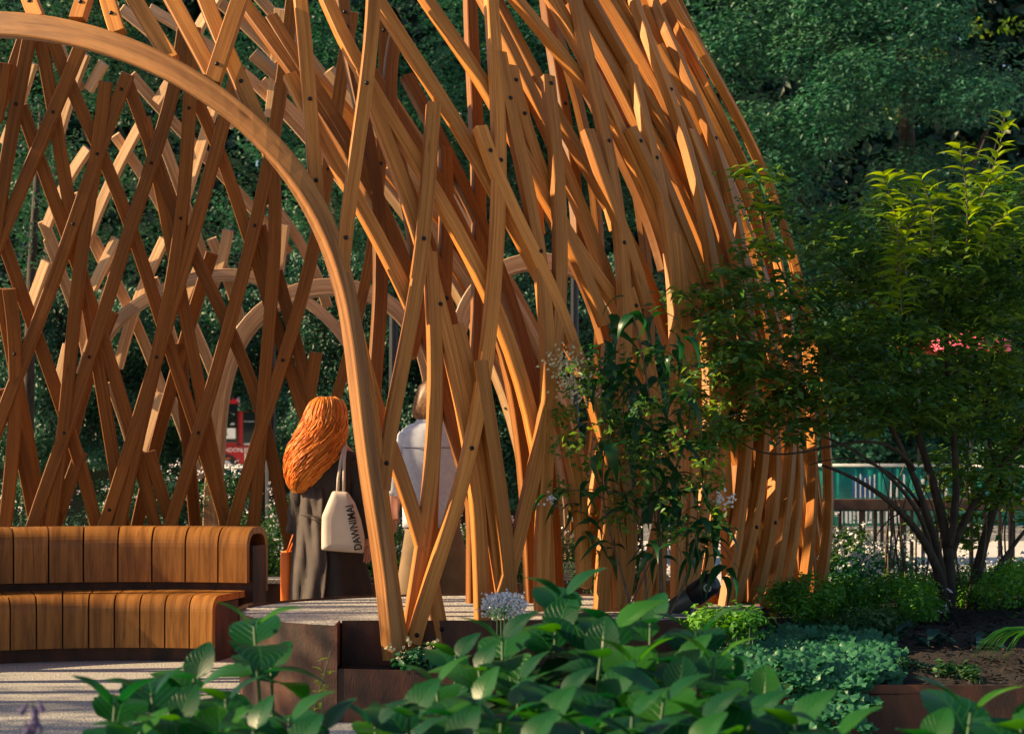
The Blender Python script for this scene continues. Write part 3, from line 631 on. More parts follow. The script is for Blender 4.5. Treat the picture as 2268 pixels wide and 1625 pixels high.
# ---- pale rear lattice
BL = [
 ('b', [(268, 20), (325, 67), (395, 127), (455, 200), (520, 280)]), ('b', [(290, 167), (358, 234), (402, 301), (469, 362), (569, 469), (640, 560)]),
 ('b', [(330, 20), (395, 55), (480, 110), (570, 190), (650, 270), (720, 350), (800, 460)]), ('b', [(480, 0), (540, 50), (620, 130), (700, 230), (780, 340), (850, 460), (900, 560)]),
 ('b', [(560, -20), (640, 70), (720, 170), (790, 280), (860, 400), (920, 520), (980, 640)]), ('b', [(254, 300), (290, 350), (330, 410), (370, 480), (412, 560)]),
 ('b', [(580, 180), (640, 240), (700, 300), (760, 380), (830, 480), (880, 570)]), ('b', [(640, 100), (700, 190), (735, 270), (760, 330)]),
 ('b', [(107, 529), (124, 580), (160, 663), (190, 770), (200, 830)]), ('b', [(208, 529), (248, 606), (301, 713), (338, 806), (372, 900)]),
 ('b', [(338, 616), (352, 660), (368, 703), (384, 760)]), ('b', [(425, 716), (448, 770), (472, 824), (492, 880)]), ('b', [(468, 529), (519, 663), (536, 725)]),
 ('b', [(244, 846), (264, 900), (285, 964), (300, 1020)]), ('b', [(378, 880), (400, 940), (422, 998), (440, 1060)]), ('b', [(600, 450), (636, 500), (680, 560), (725, 680)]),
 ('b', [(95, 490), (112, 530), (135, 590)]), ('b', [(160, 430), (200, 520), (238, 600)]), ('b', [(355, 300), (385, 380), (410, 450), (440, 540), (470, 620)]),
 ('B', [(485, -10), (448, 50), (420, 100)]), ('B', [(375, 184), (348, 228)]), ('B', [(311, 278), (248, 402), (211, 478), (190, 540)]), ('B', [(365, 529), (328, 609), (295, 696), (261, 814)]),
 ('B', [(258, 529), (204, 640)]), ('B', [(104, 579), (67, 680)]), ('B', [(151, 763), (127, 864)]), ('B', [(355, 870), (318, 998)]), ('B', [(442, 590), (412, 663)]), ('B', [(195, 330), (150, 400), (105, 500)]),
 ('B', [(472, 240), (450, 320), (420, 400), (400, 470)]), ('B', [(620, 20), (612, 120), (605, 230), (598, 260)]), ('B', [(72, 140), (40, 240), (10, 320)]), ('B', [(190, 120), (160, 200), (130, 300)]),
 ('B', [(630, 497), (622, 560), (612, 640)]), ('B', [(230, 140), (196, 200)]), ('b', [(130, 100), (160, 170), (182, 200)]), ('B', [(240, 640), (215, 720), (180, 830)]), ('B', [(505, 510), (490, 580), (470, 640)]),
]
for L in BL: lath(L[0], L[1], m='lath_pale', w=0.09, t=0.05, n=12)
# fan of long curved laths on the rear right haunch
def lerp_c(a, b, t): return [(a[i][0] * (1 - t) + b[i][0] * t, a[i][1] * (1 - t) + b[i][1] * t) for i in range(len(a))]
LA = [(560, 120), (690, 230), (800, 350), (900, 480), (990, 610), (1065, 740), (1120, 870), (1155, 1000), (1170, 1110), (1178, 1240)]
LB = [(840, 180), (920, 300), (1000, 420), (1070, 540), (1140, 650), (1205, 770), (1250, 880), (1280, 990), (1292, 1100), (1298, 1240)]
def fan_layer(off):
    def f(px, py):
        d = 16.6 + off
        for _ in range(5): p = P(px, py, d); d = 16.9 + off - 0.12 * max(p.z - 1, 0) ** 1.6
        return P(px, py, d), Vector((-0.75, -0.6, 0.25)).normalized()
    return f
for i in range(11):
    LAY['r'] = fan_layer(0.12 * (i % 3)); t_ = i / 10; c = lerp_c(LA, LB, t_)
    if i % 2: c = c[2 + i % 3:]
    lath('r', c, w=0.10, t=0.06, m='lath_pale' if i % 3 == 0 else 'lath', bolts=() if i % 2 else (900,))
# rear arches
def arch_layer(d): return lambda px, py: (P(px, py, d), Vector((0.0, -1, 0.05)).normalized())
LAY['1'] = arch_layer(17.3); LAY['2'] = arch_layer(15.9); LAY['3'] = arch_layer(16.2)
lath('1', [(215, 800), (234, 740), (278, 696), (318, 670), (368, 636), (435, 616), (502, 609), (569, 616), (626, 636), (680, 668), (725, 705), (765, 750), (800, 810)], w=0.10, t=0.12, m='arch_pale', name='arch_beam', n=40, deg=6)
lath('2', [(470, 1190), (472, 1100), (478, 1000), (485, 910), (499, 830), (522, 763), (560, 708), (600, 674), (650, 650), (710, 636), (763, 637), (830, 652), (885, 690), (925, 745), (948, 810), (960, 880)], w=0.13, t=0.14, m='arch_pale', name='arch_beam', n=44, deg=8)
lath('3', [(1000, 900), (1002, 820), (1012, 745), (1030, 690), (1055, 640), (1100, 602), (1155, 584), (1210, 580), (1262, 592), (1310, 616), (1345, 650), (1372, 700), (1392, 760), (1405, 830)], w=0.13, t=0.16, m='arch_pale', name='arch_beam', n=44, deg=7)
# ---- the rest of the dome: two crossing families on the right flank, the back and beyond the left edge of the picture
def dome_lath(phi0, s, z0, z1, k, m, w=0.076, bow=0.0, n=20):
    C3 = []; N3 = []
    for i in range(n):
        z = z0 + (z1 - z0) * i / (n - 1); ph = R(phi0 + s * z + bow * math.sin(z * 1.1)); r = EA * k * math.sqrt(max(0.05, 1 - (z / (EZ * k)) ** 2))
        p = EC + Vector((r * math.cos(ph), r * math.sin(ph), z)); q = p - EC
        C3.append(p); N3.append(Vector((q.x / EA ** 2, q.y / EA ** 2, q.z / EZ ** 2)).normalized())
    return lath3d('lath', C3, N3, w, 0.062, M[m], pav, vo=rnd.random())
for i in range(12):
    ph = -30 + i * 5.2; dome_lath(ph, -3.5 + rnd.uniform(-1.5, 1), 0.2, rnd.uniform(3.6, 5.4), 0.985, 'lath', bow=rnd.uniform(-1.5, 1.5))
for i in range(10):
    ph = -38 + i * 6.2; dome_lath(ph, rnd.uniform(-6.0, -2.5), 0.2, rnd.uniform(4.2, 5.6), 0.965, 'lath', bow=rnd.uniform(-1, 1))
for i in range(4):
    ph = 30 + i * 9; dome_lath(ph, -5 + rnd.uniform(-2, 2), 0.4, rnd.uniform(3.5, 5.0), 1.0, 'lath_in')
for i in range(8):
    ph = 201 + i * 4.6; dome_lath(ph, 2.5 if i % 2 else -1.5, 0.1, 4.8, 1.0 if i % 2 else .98, 'lath', w=.085)
print('laths', NL)
# ================================================================ BACKGROUND
def crown_tree(name, label, cat, base, trunk_pts, trunk_r, cl, per, size, m, seed, group=None, up=1.1, limbs=()):
    t = thing(name, label, cat, base, group)
    V, Fc = tube(trunk_pts, trunk_r, 10); mb = MB(); mb.add((V, Fc))
    for l, r in limbs: mb.add(tube(l, r, 7))
    mb.obj('trunk', M['bark'], t, smooth=True)
    V, T, Tn = puffs([c[0] for c in cl], [c[1] for c in cl], per, size, seed, up=up, shell=.6, flat=.55)
    o = link('crown', foliage_mesh('crown', V, T, M[m], Tn), t)
    return t
DSH = 1.27
def clusters(seed, boxes):
    """boxes: (px, py, d, rx_px, ry_px, count, radius_m): clumps spread over ellipses standing at distance d"""
    g = np.random.default_rng(seed); out = []
    for px, py, d, rx, ry, n, r in boxes:
        for _ in range(n):
            a = g.random() * 6.28; q = math.sqrt(g.random()); x = px + rx * q * math.cos(a); y = py + ry * q * math.sin(a)
            k = DSH if d > 22 else 1.0; c = P(x, y, d * k + g.normal() * 0.5 * k); out.append((c, r * k * (0.6 + 0.8 * g.random())))
    return out
# big tree on the right: bright boughs in front of a deep hollow crown
cl = clusters(1, [(1740, 300, 24.3, 130, 50, 16, .5), (1700, 420, 24.2, 110, 40, 12, .48), (1870, 250, 24.0, 60, 60, 9, .42), (1760, 560, 24.2, 120, 50, 12, .5), (1860, 150, 24.4, 150, 35, 12, .5), (1600, 90, 25, 120, 90, 12, .55), (2150, 200, 24.6, 130, 60, 14, .55),
                  (1950, 40, 25, 300, 40, 20, .55), (1800, 700, 24.2, 120, 50, 12, .5), (1950, 920, 24.5, 200, 70, 18, .5), (1930, 600, 24.6, 110, 40, 10, .42), (1930, 420, 25.4, 70, 30, 5, .38), (2190, 400, 24.8, 100, 60, 12, .5), (2050, 360, 25.2, 70, 30, 6, .36)])
cl += [(Vector((c[0].x + rnd.uniform(-.5, .5), c[0].y + 3 + rnd.random() * 2, c[0].z + rnd.uniform(-.6, .6))), c[1] * .9) for c in cl[::4]]
cl += clusters(2, [(1950, -230, 26, 420, 200, 50, .9)])
crown_tree('broadleaf_tree', 'big dark green broadleaf tree filling the upper right behind the dome', 'tree', P(1990, 1160, 33.02), [P(1990, 1165, 33.02), P(1985, 1000, 33.02), P(1975, 800, 33.02), P(1990, 600, 33.02), P(2010, 350, 33.02), P(2000, 100, 33.02)], [.38, .32, .28, .22, .15, .08],
           cl, 520, 0.105, 'lf_back', 11, 'broadleaf trees behind the pavilion', limbs=[([P(1975, 800, 33.02), P(1880, 600, 32.512), P(1760, 430, 31.75)], [.14, .1, .04]), ([P(1985, 650, 33.02), P(2100, 450, 33.02), P(2200, 260, 32.512)], [.12, .08, .03])])
cl = clusters(3, [(1120, 150, 26, 170, 150, 30, .65), (1300, 350, 27, 200, 200, 30, .65), (1010, 420, 26.5, 110, 200, 22, .6), (1240, 620, 26.5, 220, 90, 20, .6), (1330, 60, 26, 160, 100, 18, .65), (1080, 640, 26, 120, 80, 12, .5), (1150, -200, 27, 260, 150, 24, .9), (1200, 820, 26, 220, 120, 24, .5)])
crown_tree('broadleaf_tree', 'dark green broadleaf tree seen between the laths of the dome, middle of the picture', 'tree', P(1180, 1160, 34.29), [P(1180, 1165, 34.29), P(1175, 900, 34.29), P(1180, 600, 34.29), P(1190, 200, 34.29)], [.26, .22, .17, .08], cl, 460, 0.105, 'lf_back', 12, 'broadleaf trees behind the pavilion')
cl = clusters(4, [(620, 130, 27, 170, 140, 26, .65), (820, 300, 27, 150, 160, 24, .6), (640, 430, 27, 150, 120, 20, .55), (740, -150, 28, 260, 150, 20, .9), (860, 600, 27, 110, 90, 14, .5), (700, 720, 26, 120, 90, 16, .5)])
crown_tree('broadleaf_tree', 'mid green broadleaf tree behind the crest of the timber arch', 'tree', P(745, 1160, 34.925), [P(735, 1165, 34.925), P(745, 900, 34.925), P(750, 600, 34.925), P(740, 200, 34.925)], [.24, .20, .15, .08], cl, 460, 0.10, 'lf_back', 13, 'broadleaf trees behind the pavilion')
cl = clusters(5, [(100, 150, 24, 180, 160, 34, .55), (330, 120, 25, 140, 130, 22, .55), (90, 420, 24, 130, 120, 20, .5), (420, 430, 25.5, 160, 150, 24, .5), (220, 620, 25, 200, 110, 26, .5), (250, -200, 25, 340, 150, 30, .8)])
crown_tree('broadleaf_tree', 'shadowy broadleaf tree behind the lattice at the far left', 'tree', P(110, 1160, 31.75), [P(120, 1165, 31.75), P(110, 900, 31.75), P(115, 600, 31.75), P(140, 200, 31.75)], [.26, .22, .16, .08], cl, 440, 0.09, 'lf_hedge', 14, 'broadleaf trees behind the pavilion')
CLX = 0
# tree nearer on the left whose leafy twigs hang in front of the pale laths
cl = clusters(6, [(60, 330, 19.5, 110, 120, 14, .30), (150, 230, 19.5, 90, 70, 8, .28), (60, 540, 19.5, 80, 60, 6, .25), (220, 400, 19.8, 70, 60, 4, .22)])
crown_tree('young_tree', 'slender young tree with small leaves among the far left laths', 'tree', P(60, 1165, 19.6), [P(60, 1170, 19.6), P(62, 900, 19.6), P(70, 600, 19.6), P(90, 250, 19.6)], [.07, .06, .045, .02], cl, 620, 0.06, 'lf_hedge', 15)
# evergreen climber wall / hedge
g = np.random.default_rng(9)
def hedge(name, label, px0, px1, py0, py1, d, n, size, m, seed, th=0.5, bulge=0.25, cat='hedge', gap=None):
    g = np.random.default_rng(seed); x = px0 + (px1 - px0) * g.random(n); y = py0 + (py1 - py0) * g.random(n)
    if gap: kp = ~((x > gap[0]) & (x < gap[1]) & (y > gap[2] + 38 * (x > 531))); x, y = x[kp], y[kp]; n = len(x)
    C = np.array([P(a, b, d) for a, b in zip(x, y)])
    nz = np.array([noise.noise(Vector((c[0] * 1.6, 0, c[2] * 1.6))) + .5 * noise.noise(Vector((c[0] * 4, 3, c[2] * 4))) for c in C])
    C[:, 1] += -bulge * nz * 2 + th * g.random(n) ** 2; keep = C[:, 2] > 0; 
    N = np.c_[g.normal(size=n) * .5, -0.7 + g.normal(size=n) * .4, 0.5 + g.normal(size=n) * .4]
    V, T = leaves(C, size * (.7 + .6 * g.random(n)), N, g.normal(size=(n, 3)) + [0, 0, -.8])
    t = thing(name, label, cat, (C[:, 0].mean(), d, 0))
    a, b = P(px0, py0, d + .35), P(px1, py1, d + .8)
    spans = [(px0, px1)] if not gap else [(px0, gap[0]), (gap[1], px1)]
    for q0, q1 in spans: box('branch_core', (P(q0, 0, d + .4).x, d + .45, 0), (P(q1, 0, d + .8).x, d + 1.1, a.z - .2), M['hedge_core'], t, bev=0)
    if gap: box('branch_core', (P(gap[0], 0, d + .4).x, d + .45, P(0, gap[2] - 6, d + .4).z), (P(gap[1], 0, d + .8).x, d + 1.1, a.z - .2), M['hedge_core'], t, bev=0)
    link('foliage', foliage_mesh('foliage', V, T, M[m], np.clip(.5 + nz * .5 + g.normal(size=n) * .2, 0, 1)), t); return t
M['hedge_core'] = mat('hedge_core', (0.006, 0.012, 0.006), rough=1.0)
hedge('clipped_hedge', 'tall evergreen hedge behind the arches in the middle', 640, 1420, 560, 1130, 22.5, 34000, 0.06, 'lf_hedge', 21)
hedge('clipped_hedge', 'tall small-leaved hedge behind the left hand lattice', -60, 660, 640, 1040, 24, 30000, 0.06, 'lf_hedge', 22, gap=(478, 572, 870))
hedge('clipped_hedge', 'dark hedge at the right behind the multi-stemmed shrub and teal barrier', 1420, 2400, 700, 1020, 30.5, 26000, 0.09, 'lf_back', 23)
# far wood closes the view, with a few holes where sky or sunlit leaves show
nfw = 95000; x = -200 + 2700 * g.random(nfw); y = -300 + 1250 * g.random(nfw)
hole = np.zeros(nfw, bool)
for hx, hy, hr in [(2205, 96, 9), (2250, 140, 11), (1375, 150, 10), (1200, 250, 5), (1065, 350, 4), (1030, 255, 6), (760, 130, 5), (520, 190, 6), (430, 40, 5)]: hole |= (x - hx) ** 2 + (y - hy) ** 2 < (hr * 1.3) ** 2
x, y = x[~hole], y[~hole]; nfw = len(x)
kp = ~((x > 476) & (x < 574) & (y > 866 + 40 * (x > 531))); x, y = x[kp], y[kp]; nfw = len(x)
C = np.array([P(a, b, 43) for a, b in zip(x, y)]); C[:, 1] += 2.5 * g.random(nfw)
V, T = leaves(C, .36 * (.7 + .6 * g.random(nfw)), np.c_[g.normal(size=nfw) * .5, -0.8 + g.normal(size=nfw) * .4, 0.4 + g.normal(size=nfw) * .4], g.normal(size=(nfw, 3)))
stuff(link('far_woodland', foliage_mesh('far_woodland', V, T, M['lf_far'], g.random(nfw))), 'deep dark woodland closing the view behind all trees', 'woodland')
# sunlit golden leaves glimpsed through the right-hand tree
V, T, Tn = puffs([P(a, b, 38.5) for a, b in [(2300 - 130, 60), (2240, 60), (1780, 60), (1990, 250), (2010, 160), (2130, 330), (2070, 130)]], [.3] * 7, 400, .13, 5)
stuff(link('sunlit_foliage', foliage_mesh('sunlit_foliage', V, T, M['lf_gold'], Tn)), 'yellow sunlit leaves glimpsed deep inside the right hand tree crown', 'foliage')

# unseen tree added left of the picture, its crown shaped to shade the path
g = np.random.default_rng(91); cs = []
for _ in range(100):
    a = g.random() * 6.28; q = math.sqrt(g.random()); cs.append((Vector((-14.5 + g.normal() * .8, 8.2 + 4.0 * q * math.cos(a), 4.7 + 2.4 * q * math.sin(a))), .8 * (.7 + .6 * g.random())))
crown_tree('broadleaf_tree', 'unseen tree added beyond the left edge to shade the gravel path', 'tree', Vector((-14.5, 6.3, 0)), [Vector((-14.5, 6.3, 0)), Vector((-14.4, 6.4, 2)), Vector((-14.5, 6.3, 5)), Vector((-14.5, 6.3, 8))], [.25, .2, .15, .05], cs, 500, .14, 'lf_back', 92)
# ---- street furniture
def lamp_post(px, d, ytop, r, label, head=True):
    t = thing('lamp_post', label, 'lamp post', P(px, 1165, d).xy.to_3d(), 'black lamp posts behind the pavilion')
    b = P(px, 952, d); zt = P(px, ytop, d).z
    v, f = tube([(b.x, d, 0), (b.x, d, 1.2), (b.x, d, 1.22), (b.x, d, zt)], [r * 1.35, r * 1.35, r, r * .8], 14); obj('post', v, f, M['post'], t, smooth=False)
    if head: v, f = boxm((b.x - .16, d - .35, zt), (b.x + .16, d + .2, zt + .12), .03); obj('lantern', v, f, M['post'], t)
    return t
lamp_post(601, 19.0, 585, 0.045, 'slim black lamp post behind the lattice right of the red bus')
lamp_post(1272, 21.5, 560, 0.05, 'black lamp post under the smallest rear arch, right of centre', False)
lamp_post(872, 21.0, 690, 0.06, 'black lamp post behind the crossing laths left of centre', False)
# ---- bus
bus = thing('bus', 'red bus passing beyond the lattice at the left, dark windows', 'bus', P(470, 1040, 60).xy.to_3d())
BD = 60.0; kx = BD / F
def BX(px): return (px - HX) * kx
def BZ(py): return CAMZ - (py - HY) * kx
def busbox(name, x0, x1, y0, y1, off, m, parent=None, th=.05, bev=0.01):
    return box(name, (BX(x0), BD - off, BZ(y1)), (BX(x1), BD - off + th, BZ(y0)), m, parent or bus, bev)
box('lower_body', (BX(150), BD, BZ(1029)), (BX(600), BD + 2.4, BZ(985)), M['bus_red'], bus, 0.05)
box('cab_body', (BX(150), BD, BZ(985)), (BX(528), BD + 2.4, BZ(884)), M['bus_red'], bus, 0.06)
v, f = tube([(BX(150), BD + 1.2, BZ(889)), (BX(505), BD + 1.2, BZ(889)), (BX(520), BD + 1.2, BZ(889)), (BX(527), BD + 1.2, BZ(890))], [.26, .26, .2, .08], 16)
v = [Vector((p.x, (p.y - BD - 1.2) * 4.4 + BD + 1.2, p.z)) for p in v]; obj('roof', v, f, M['bus_red'], bus, True)
box('rear_body', (BX(528), BD + .02, BZ(985)), (BX(600), BD + 2.3, BZ(908)), M['bus_red'], bus, 0.05)
for x0, x1, y0, y1 in [(470, 526, 894, 980), (405, 460, 894, 980), (340, 395, 894, 980), (275, 330, 894, 980), (210, 265, 894, 980)]:
    o = busbox('window', x0, x1, y0, y1, .03, M['glass_dark'])
    busbox('blind', x0 + 6, x1 - 6, 916, 921, .04, M['galv'], o); busbox('blind', x0 + 6, x1 - 6, 936, 941, .04, M['galv'], o); busbox('poster', x0 + 18, x1 - 4, 948, 971, .045, M['white'], o)
for x0, x1 in [(538, 566), (572, 596)]:
    o = busbox('window', x0, x1, 912, 985, .03, M['glass_dark']); busbox('blind', x0 + 2, x1 - 2, 932, 934, .04, M['galv'], o); busbox('sill', x0 + 2, x1 - 2, 981, 985, .045, M['galv'], o)
busbox('skirt_trim', 150, 600, 1028, 1031, .06, M['galv'])
box('underframe', (BX(160), BD + .1, BZ(1046)), (BX(590), BD + 2.2, BZ(1031)), M['corten'], bus, .02)
for px in (250, 500): 
    v, f = tube([(BX(px), BD - .03, BZ(1032)), (BX(px), BD + .3, BZ(1032))], .36, 20); w_ = obj('wheel', v, f, M['post'], bus)
    v, f = tube([(BX(px), BD - .05, BZ(1032)), (BX(px), BD - .03, BZ(1032))], .18, 16); obj('hub', v, f, M['galv'], w_)
def text(name, s, size, loc, rot, m, parent=None, ext=0.002, align='LEFT', sx=1.0, shear=0, bold=0.0):
    c = bpy.data.curves.new(name, 'FONT'); c.body = s; c.size = size; c.extrude = ext; c.offset = bold; c.align_x = align; c.shear = shear; c.materials.append(m)
    o = bpy.data.objects.new(name, c); COL.objects.link(o)
    if parent is not None: o.parent = parent; o.location = Vector(loc) - wloc(parent)
    else: o.location = loc
    o.rotation_euler = rot; o.scale = (sx, 1, 1)
    bpy.context.view_layer.update(); me = bpy.data.meshes.new_from_object(o.evaluated_get(bpy.context.evaluated_depsgraph_get()))
    q = bpy.data.objects.new(name, me); COL.objects.link(q); q.parent = o.parent; q.location = o.location; q.rotation_euler = rot; q.scale = (sx, 1, 1)
    bpy.data.objects.remove(o); q.name = name; return q
text('lettering', 'LONDON 390', .17, (BX(481), BD - .07, BZ(1000)), (R(90), 0, 0), M['white'], bus)['kind'] = 'stuff'
text('lettering', 'LONDON', .15, (BX(535), BD - .07, BZ(1001)), (R(90), 0, 0), M['white'], bus)['kind'] = 'stuff'
text('fleet_number', '12', .42, (BX(536), BD - .07, BZ(1024)), (R(90), 0, 0), M['white'], bus)
text('script', 'route', .10, (BX(494), BD - .07, BZ(1016)), (R(90), 0, 0), M['orange'], bus)['kind'] = 'stuff'
# ---- teal street barriers
def barrier(px0, px1, d, ytop, ybot, label, marks=()):
    t = thing('street_barrier', label, 'barrier', P((px0 + px1) / 2, 1190, d).xy.to_3d(), 'teal sheeted street barriers')
    a, b = P(px0, ytop, d), P(px1, ybot, d); n = 60; V = []; Fc = []
    for i in range(n):
        x = a.x + (b.x - a.x) * i / (n - 1); y = d + .018 * math.sin(i * 1.1) + .012 * math.sin(i * 2.7)
        V += [(x, y, b.z), (x, y, (a.z + b.z) / 2), (x, y * .5 + d * .5, a.z - .02)]
    for i in range(n - 1):
        for k in range(2): q = i * 3 + k; Fc.append([q, q + 3, q + 4, q + 1])
    o = obj('sheet', V, Fc, M['green_sheet'], t, True); md = o.modifiers.new('s', 'SOLIDIFY'); md.thickness = .006
    v, f = tube([(a.x, d, a.z), (b.x, d, a.z)], .022, 8); obj('top_rail', v, f, M['galv'], t, True)
    v, f = tube([(a.x, d, .12), (b.x, d, .12)], .018, 8); obj('bottom_rail', v, f, M['galv'], t, True)
    x = a.x
    while x <= b.x + .01:
        v, f = tube([(x, d + .03, 0), (x, d + .03, a.z)], .02, 8); obj('leg', v, f, M['galv'], t, True); x += (b.x - a.x) / max(1, round((b.x - a.x) / 2.2))
    for x0, x1, y0, y1, mm in marks:
        p, q = P(x0, y0, d - .045), P(x1, y1, d - .045); box('print_stroke', (p.x, d - .049, q.z), (q.x, d - .043, p.z), M[mm], t, 0)
    return t
mk = [(2000 + -112 + i * 5.2, 2000 - 112 + i * 5.2 + 2.4, 1050 + (i % 3) * 4, 1102, 'white' if i % 2 else 'blue') for i in range(10)]
mk += [(1970, 1975, 1062, 1100, 'white'), (1984, 1987, 1056, 1100, 'white'), (2000, 2003, 1050, 1100, 'white'), (2040, 2046, 1060, 1098, 'white'), (2068, 2078, 1058, 1072, 'white'), (2074, 2081, 1064, 1102, 'white'), (2084, 2092, 1056, 1068, 'white'), (2060, 2066, 1060, 1102, 'navy'), (2092, 2097, 1066, 1100, 'white')]
mk += [(1862 + i * 9, 1862 + i * 9 + (5 if i % 3 else 3), 1132, 1158, 'white') for i in range(16)]
barrier(1800, 2140, 28, 1030, 1164, 'teal sheeted street barrier with blue and white print behind the brown rail at the right', mk)
barrier(2150, 2520, 28.6, 1032, 1166, 'teal sheeted street barrier at the far right edge behind shrub branches')
barrier(380, 900, 27, 1035, 1150, 'teal sheeted street barrier glimpsed behind the ginger haired walker')
# ---- brown garden rail
rl = thing('garden_railing', 'brown timber top rail on thin rusty uprights behind the right hand planting', 'railing', P(2000, 1400, 15.9).xy.to_3d())
a, b = P(1790, 1105, 15.9), P(2420, 1130, 15.9); box('top_rail', (a.x, 15.85, b.z), (b.x, 15.98, a.z), M['rail'] if 'rail' in M else M['corten_pale'], rl, .01)
for i, px in enumerate([1800, 1860, 1909, 1938, 1953, 1975, 2000, 2019, 2044, 2075, 2110, 2150, 2180, 2214, 2240, 2290, 2330]):
    q = P(px, 1130, 15.9); box('upright', (q.x - (.022 if i % 4 == 2 else .011), 15.89, .2), (q.x + (.022 if i % 4 == 2 else .011), 15.93, b.z), M['corten_pale'], rl, 0)
# ---- street kerbs across the paved street
for i, (py) in enumerate([1178, 1186, 1194]):
    p = G(1900, py, 0.0); o = box('kerb', (p.x - 14, p.y, -0.02), (p.x + 14, p.y + .18, 0.07 + .02 * (2 - i)), M['gravel'], None, .01); struct(o)
# ---- low brick building and parasols far behind on the right
bb = thing('brick_building', 'red brick wall of a building glimpsed through the shrub at the far right', 'building', (13.2, 38, 0))
a, b = P(2040, 860, 38), P(2600, 1120, 38); box('wall', (a.x, 38, 0), (b.x, 38.4, a.z), M['mortar'], bb, 0)
brv, brf = boxm((0, -.02, 0), (.215, .0, .065), .004); brm = mesh('brick', brv, brf, M['brick'])
mbk = MB(); z = 0.02; row = 0
while z < a.z - .07:
    x = a.x + (.11 if row % 2 else 0)
    while x < b.x - .2: mbk.add(([Vector((p.x + x, p.y + 38 - rnd.random() * .004, p.z + z)) for p in brv], [list(q) for q in brf])); x += .23
    z += .078; row += 1
o = mbk.obj('brickwork', M['brick'], bb); o['kind'] = 'stuff'
def parasol(px, py, d, r, m, label):
    c = P(px, py, d); t = thing('parasol', label, 'parasol', (c.x, d, 0), 'red and pink parasols behind the shrub'); n = 8; V = [(c.x, d, c.z + r * .35)]; Fc = []
    for i in range(n): V.append((c.x + r * math.cos(i * math.pi / 4), d + r * math.sin(i * math.pi / 4), c.z)); V.append((c.x + r * math.cos(i * math.pi / 4), d + r * math.sin(i * math.pi / 4), c.z - .14))
    for i in range(n): j = (i + 1) % n; Fc += [[0, 1 + 2 * i, 1 + 2 * j], [1 + 2 * i, 2 + 2 * i, 2 + 2 * j, 1 + 2 * j]]
    obj('canopy', V, Fc, M[m], t); v, f = tube([(c.x, d, 0), (c.x, d, c.z + r * .35)], .02, 8); obj('pole', v, f, M['post'], t)
parasol(2150, 755, 26, .52, 'pink', 'bright pink parasol showing through the shrub leaves at the right')
parasol(2035, 765, 29, .32, 'red_canvas', 'small red parasol left of the pink one behind shrub leaves')
# ================================================================ PEOPLE
def skin_body(name, verts, edges, rads, m, parent, sub=2, root=0):
    bm = bmesh.new(); L = bm.verts.layers.skin.verify(); vs = []
    for v, r in zip(verts, rads):
        q = bm.verts.new(v); r = r if isinstance(r, tuple) else (r, r); q[L].radius = r; vs.append(q)
    for a, b in edges: bm.edges.new((vs[a], vs[b]))
    vs[root][L].use_root = True
    me = bpy.data.meshes.new(name); bm.to_mesh(me); bm.free(); me.materials.append(m)
    o = link(name, me, parent); md = o.modifiers.new('skin', 'SKIN'); md.use_smooth_shade = True
    s = o.modifiers.new('sub', 'SUBSURF'); s.levels = sub; s.render_levels = sub; return o
def loft(slices, n=40, fold=0.0, ff=7, seed=0, cap=True, sq=1.0):
    """slices: (centre xyz, half width x, half depth y); folds = ripples that run down the cloth"""
    V = []; Fc = []; g = random.Random(seed); ph = [g.uniform(0, 6.28) for _ in range(4)]
    for k, s in enumerate(slices):
        c, hx, hy = s[:3]; fo = (s[3] if len(s) > 3 else fold)
        for i in range(n):
            a = 2 * math.pi * i / n
            q = 1 + fo * (math.sin(ff * a + ph[0] + k * .12) * .6 + math.sin((ff * 1.7 // 1) * a + ph[1] - k * .18) * .4 + .3 * math.sin(3 * a + ph[2] + k * .5))
            ca, sa = math.cos(a), math.sin(a); ca = math.copysign(abs(ca) ** sq, ca); sa = math.copysign(abs(sa) ** sq, sa)
            V.append(Vector(c) + Vector((hx * ca * q, hy * sa * q, 0)))
    m_ = len(slices)
    for k in range(m_ - 1):
        for i in range(n): a = k * n + i; b = k * n + (i + 1) % n; Fc.append([a, b, b + n, a + n])
    if cap: Fc.append(list(range(n))[::-1]); Fc.append([(m_ - 1) * n + i for i in range(n)])
    return V, Fc
def head(parent, c, r, mskin, tilt=0.0):
    pass
# ---------------- woman, walking away, body turned slightly left
WD = 12.75; W = lambda x, y, dy=0.0: P(x, y, WD + dy)
s_ = WD / F
wm = thing('person', 'person with very long curly copper hair in a dark belted coat, walking away', 'person', (W(732, 952).x, WD, 0))
gz = lambda x, z, dy=0: Vector((W(x, 952).x, WD + dy, z))
vb = [gz(728, .98), gz(730, 1.20), gz(733, 1.38), gz(728, 1.47), gz(722, 1.54, -.0), gz(720, 1.62, .0),      # 0-5 pelvis..head
      gz(706, .92), gz(700, .50), gz(697, .10, .03), gz(697, .04, .16),                                       # left leg 6-9
      gz(752, .92), gz(760, .50, .05), gz(764, .12, -.12), gz(764, .04, -.02),                                # right leg 10-13
      gz(682, 1.37), gz(664, 1.12, .02), gz(655, .90, .06), gz(650, .82, .08),                                 # left arm 14-17
      gz(776, 1.33), gz(798, 1.10, -.02), gz(812, .86, -.04), gz(817, .79, -.05)]                              # right arm 18-21
eb = [(0, 1), (1, 2), (2, 3), (3, 4), (4, 5), (0, 6), (6, 7), (7, 8), (8, 9), (0, 10), (10, 11), (11, 12), (12, 13), (2, 14), (14, 15), (15, 16), (16, 17), (2, 18), (18, 19), (19, 20), (20, 21)]
rbd = [(.15, .11), (.12, .09), (.14, .10), .055, .075, .095, .085, .055, .035, .03, .085, .055, .035, .03, .045, .04, .03, .028, .042, .04, .03, .028]
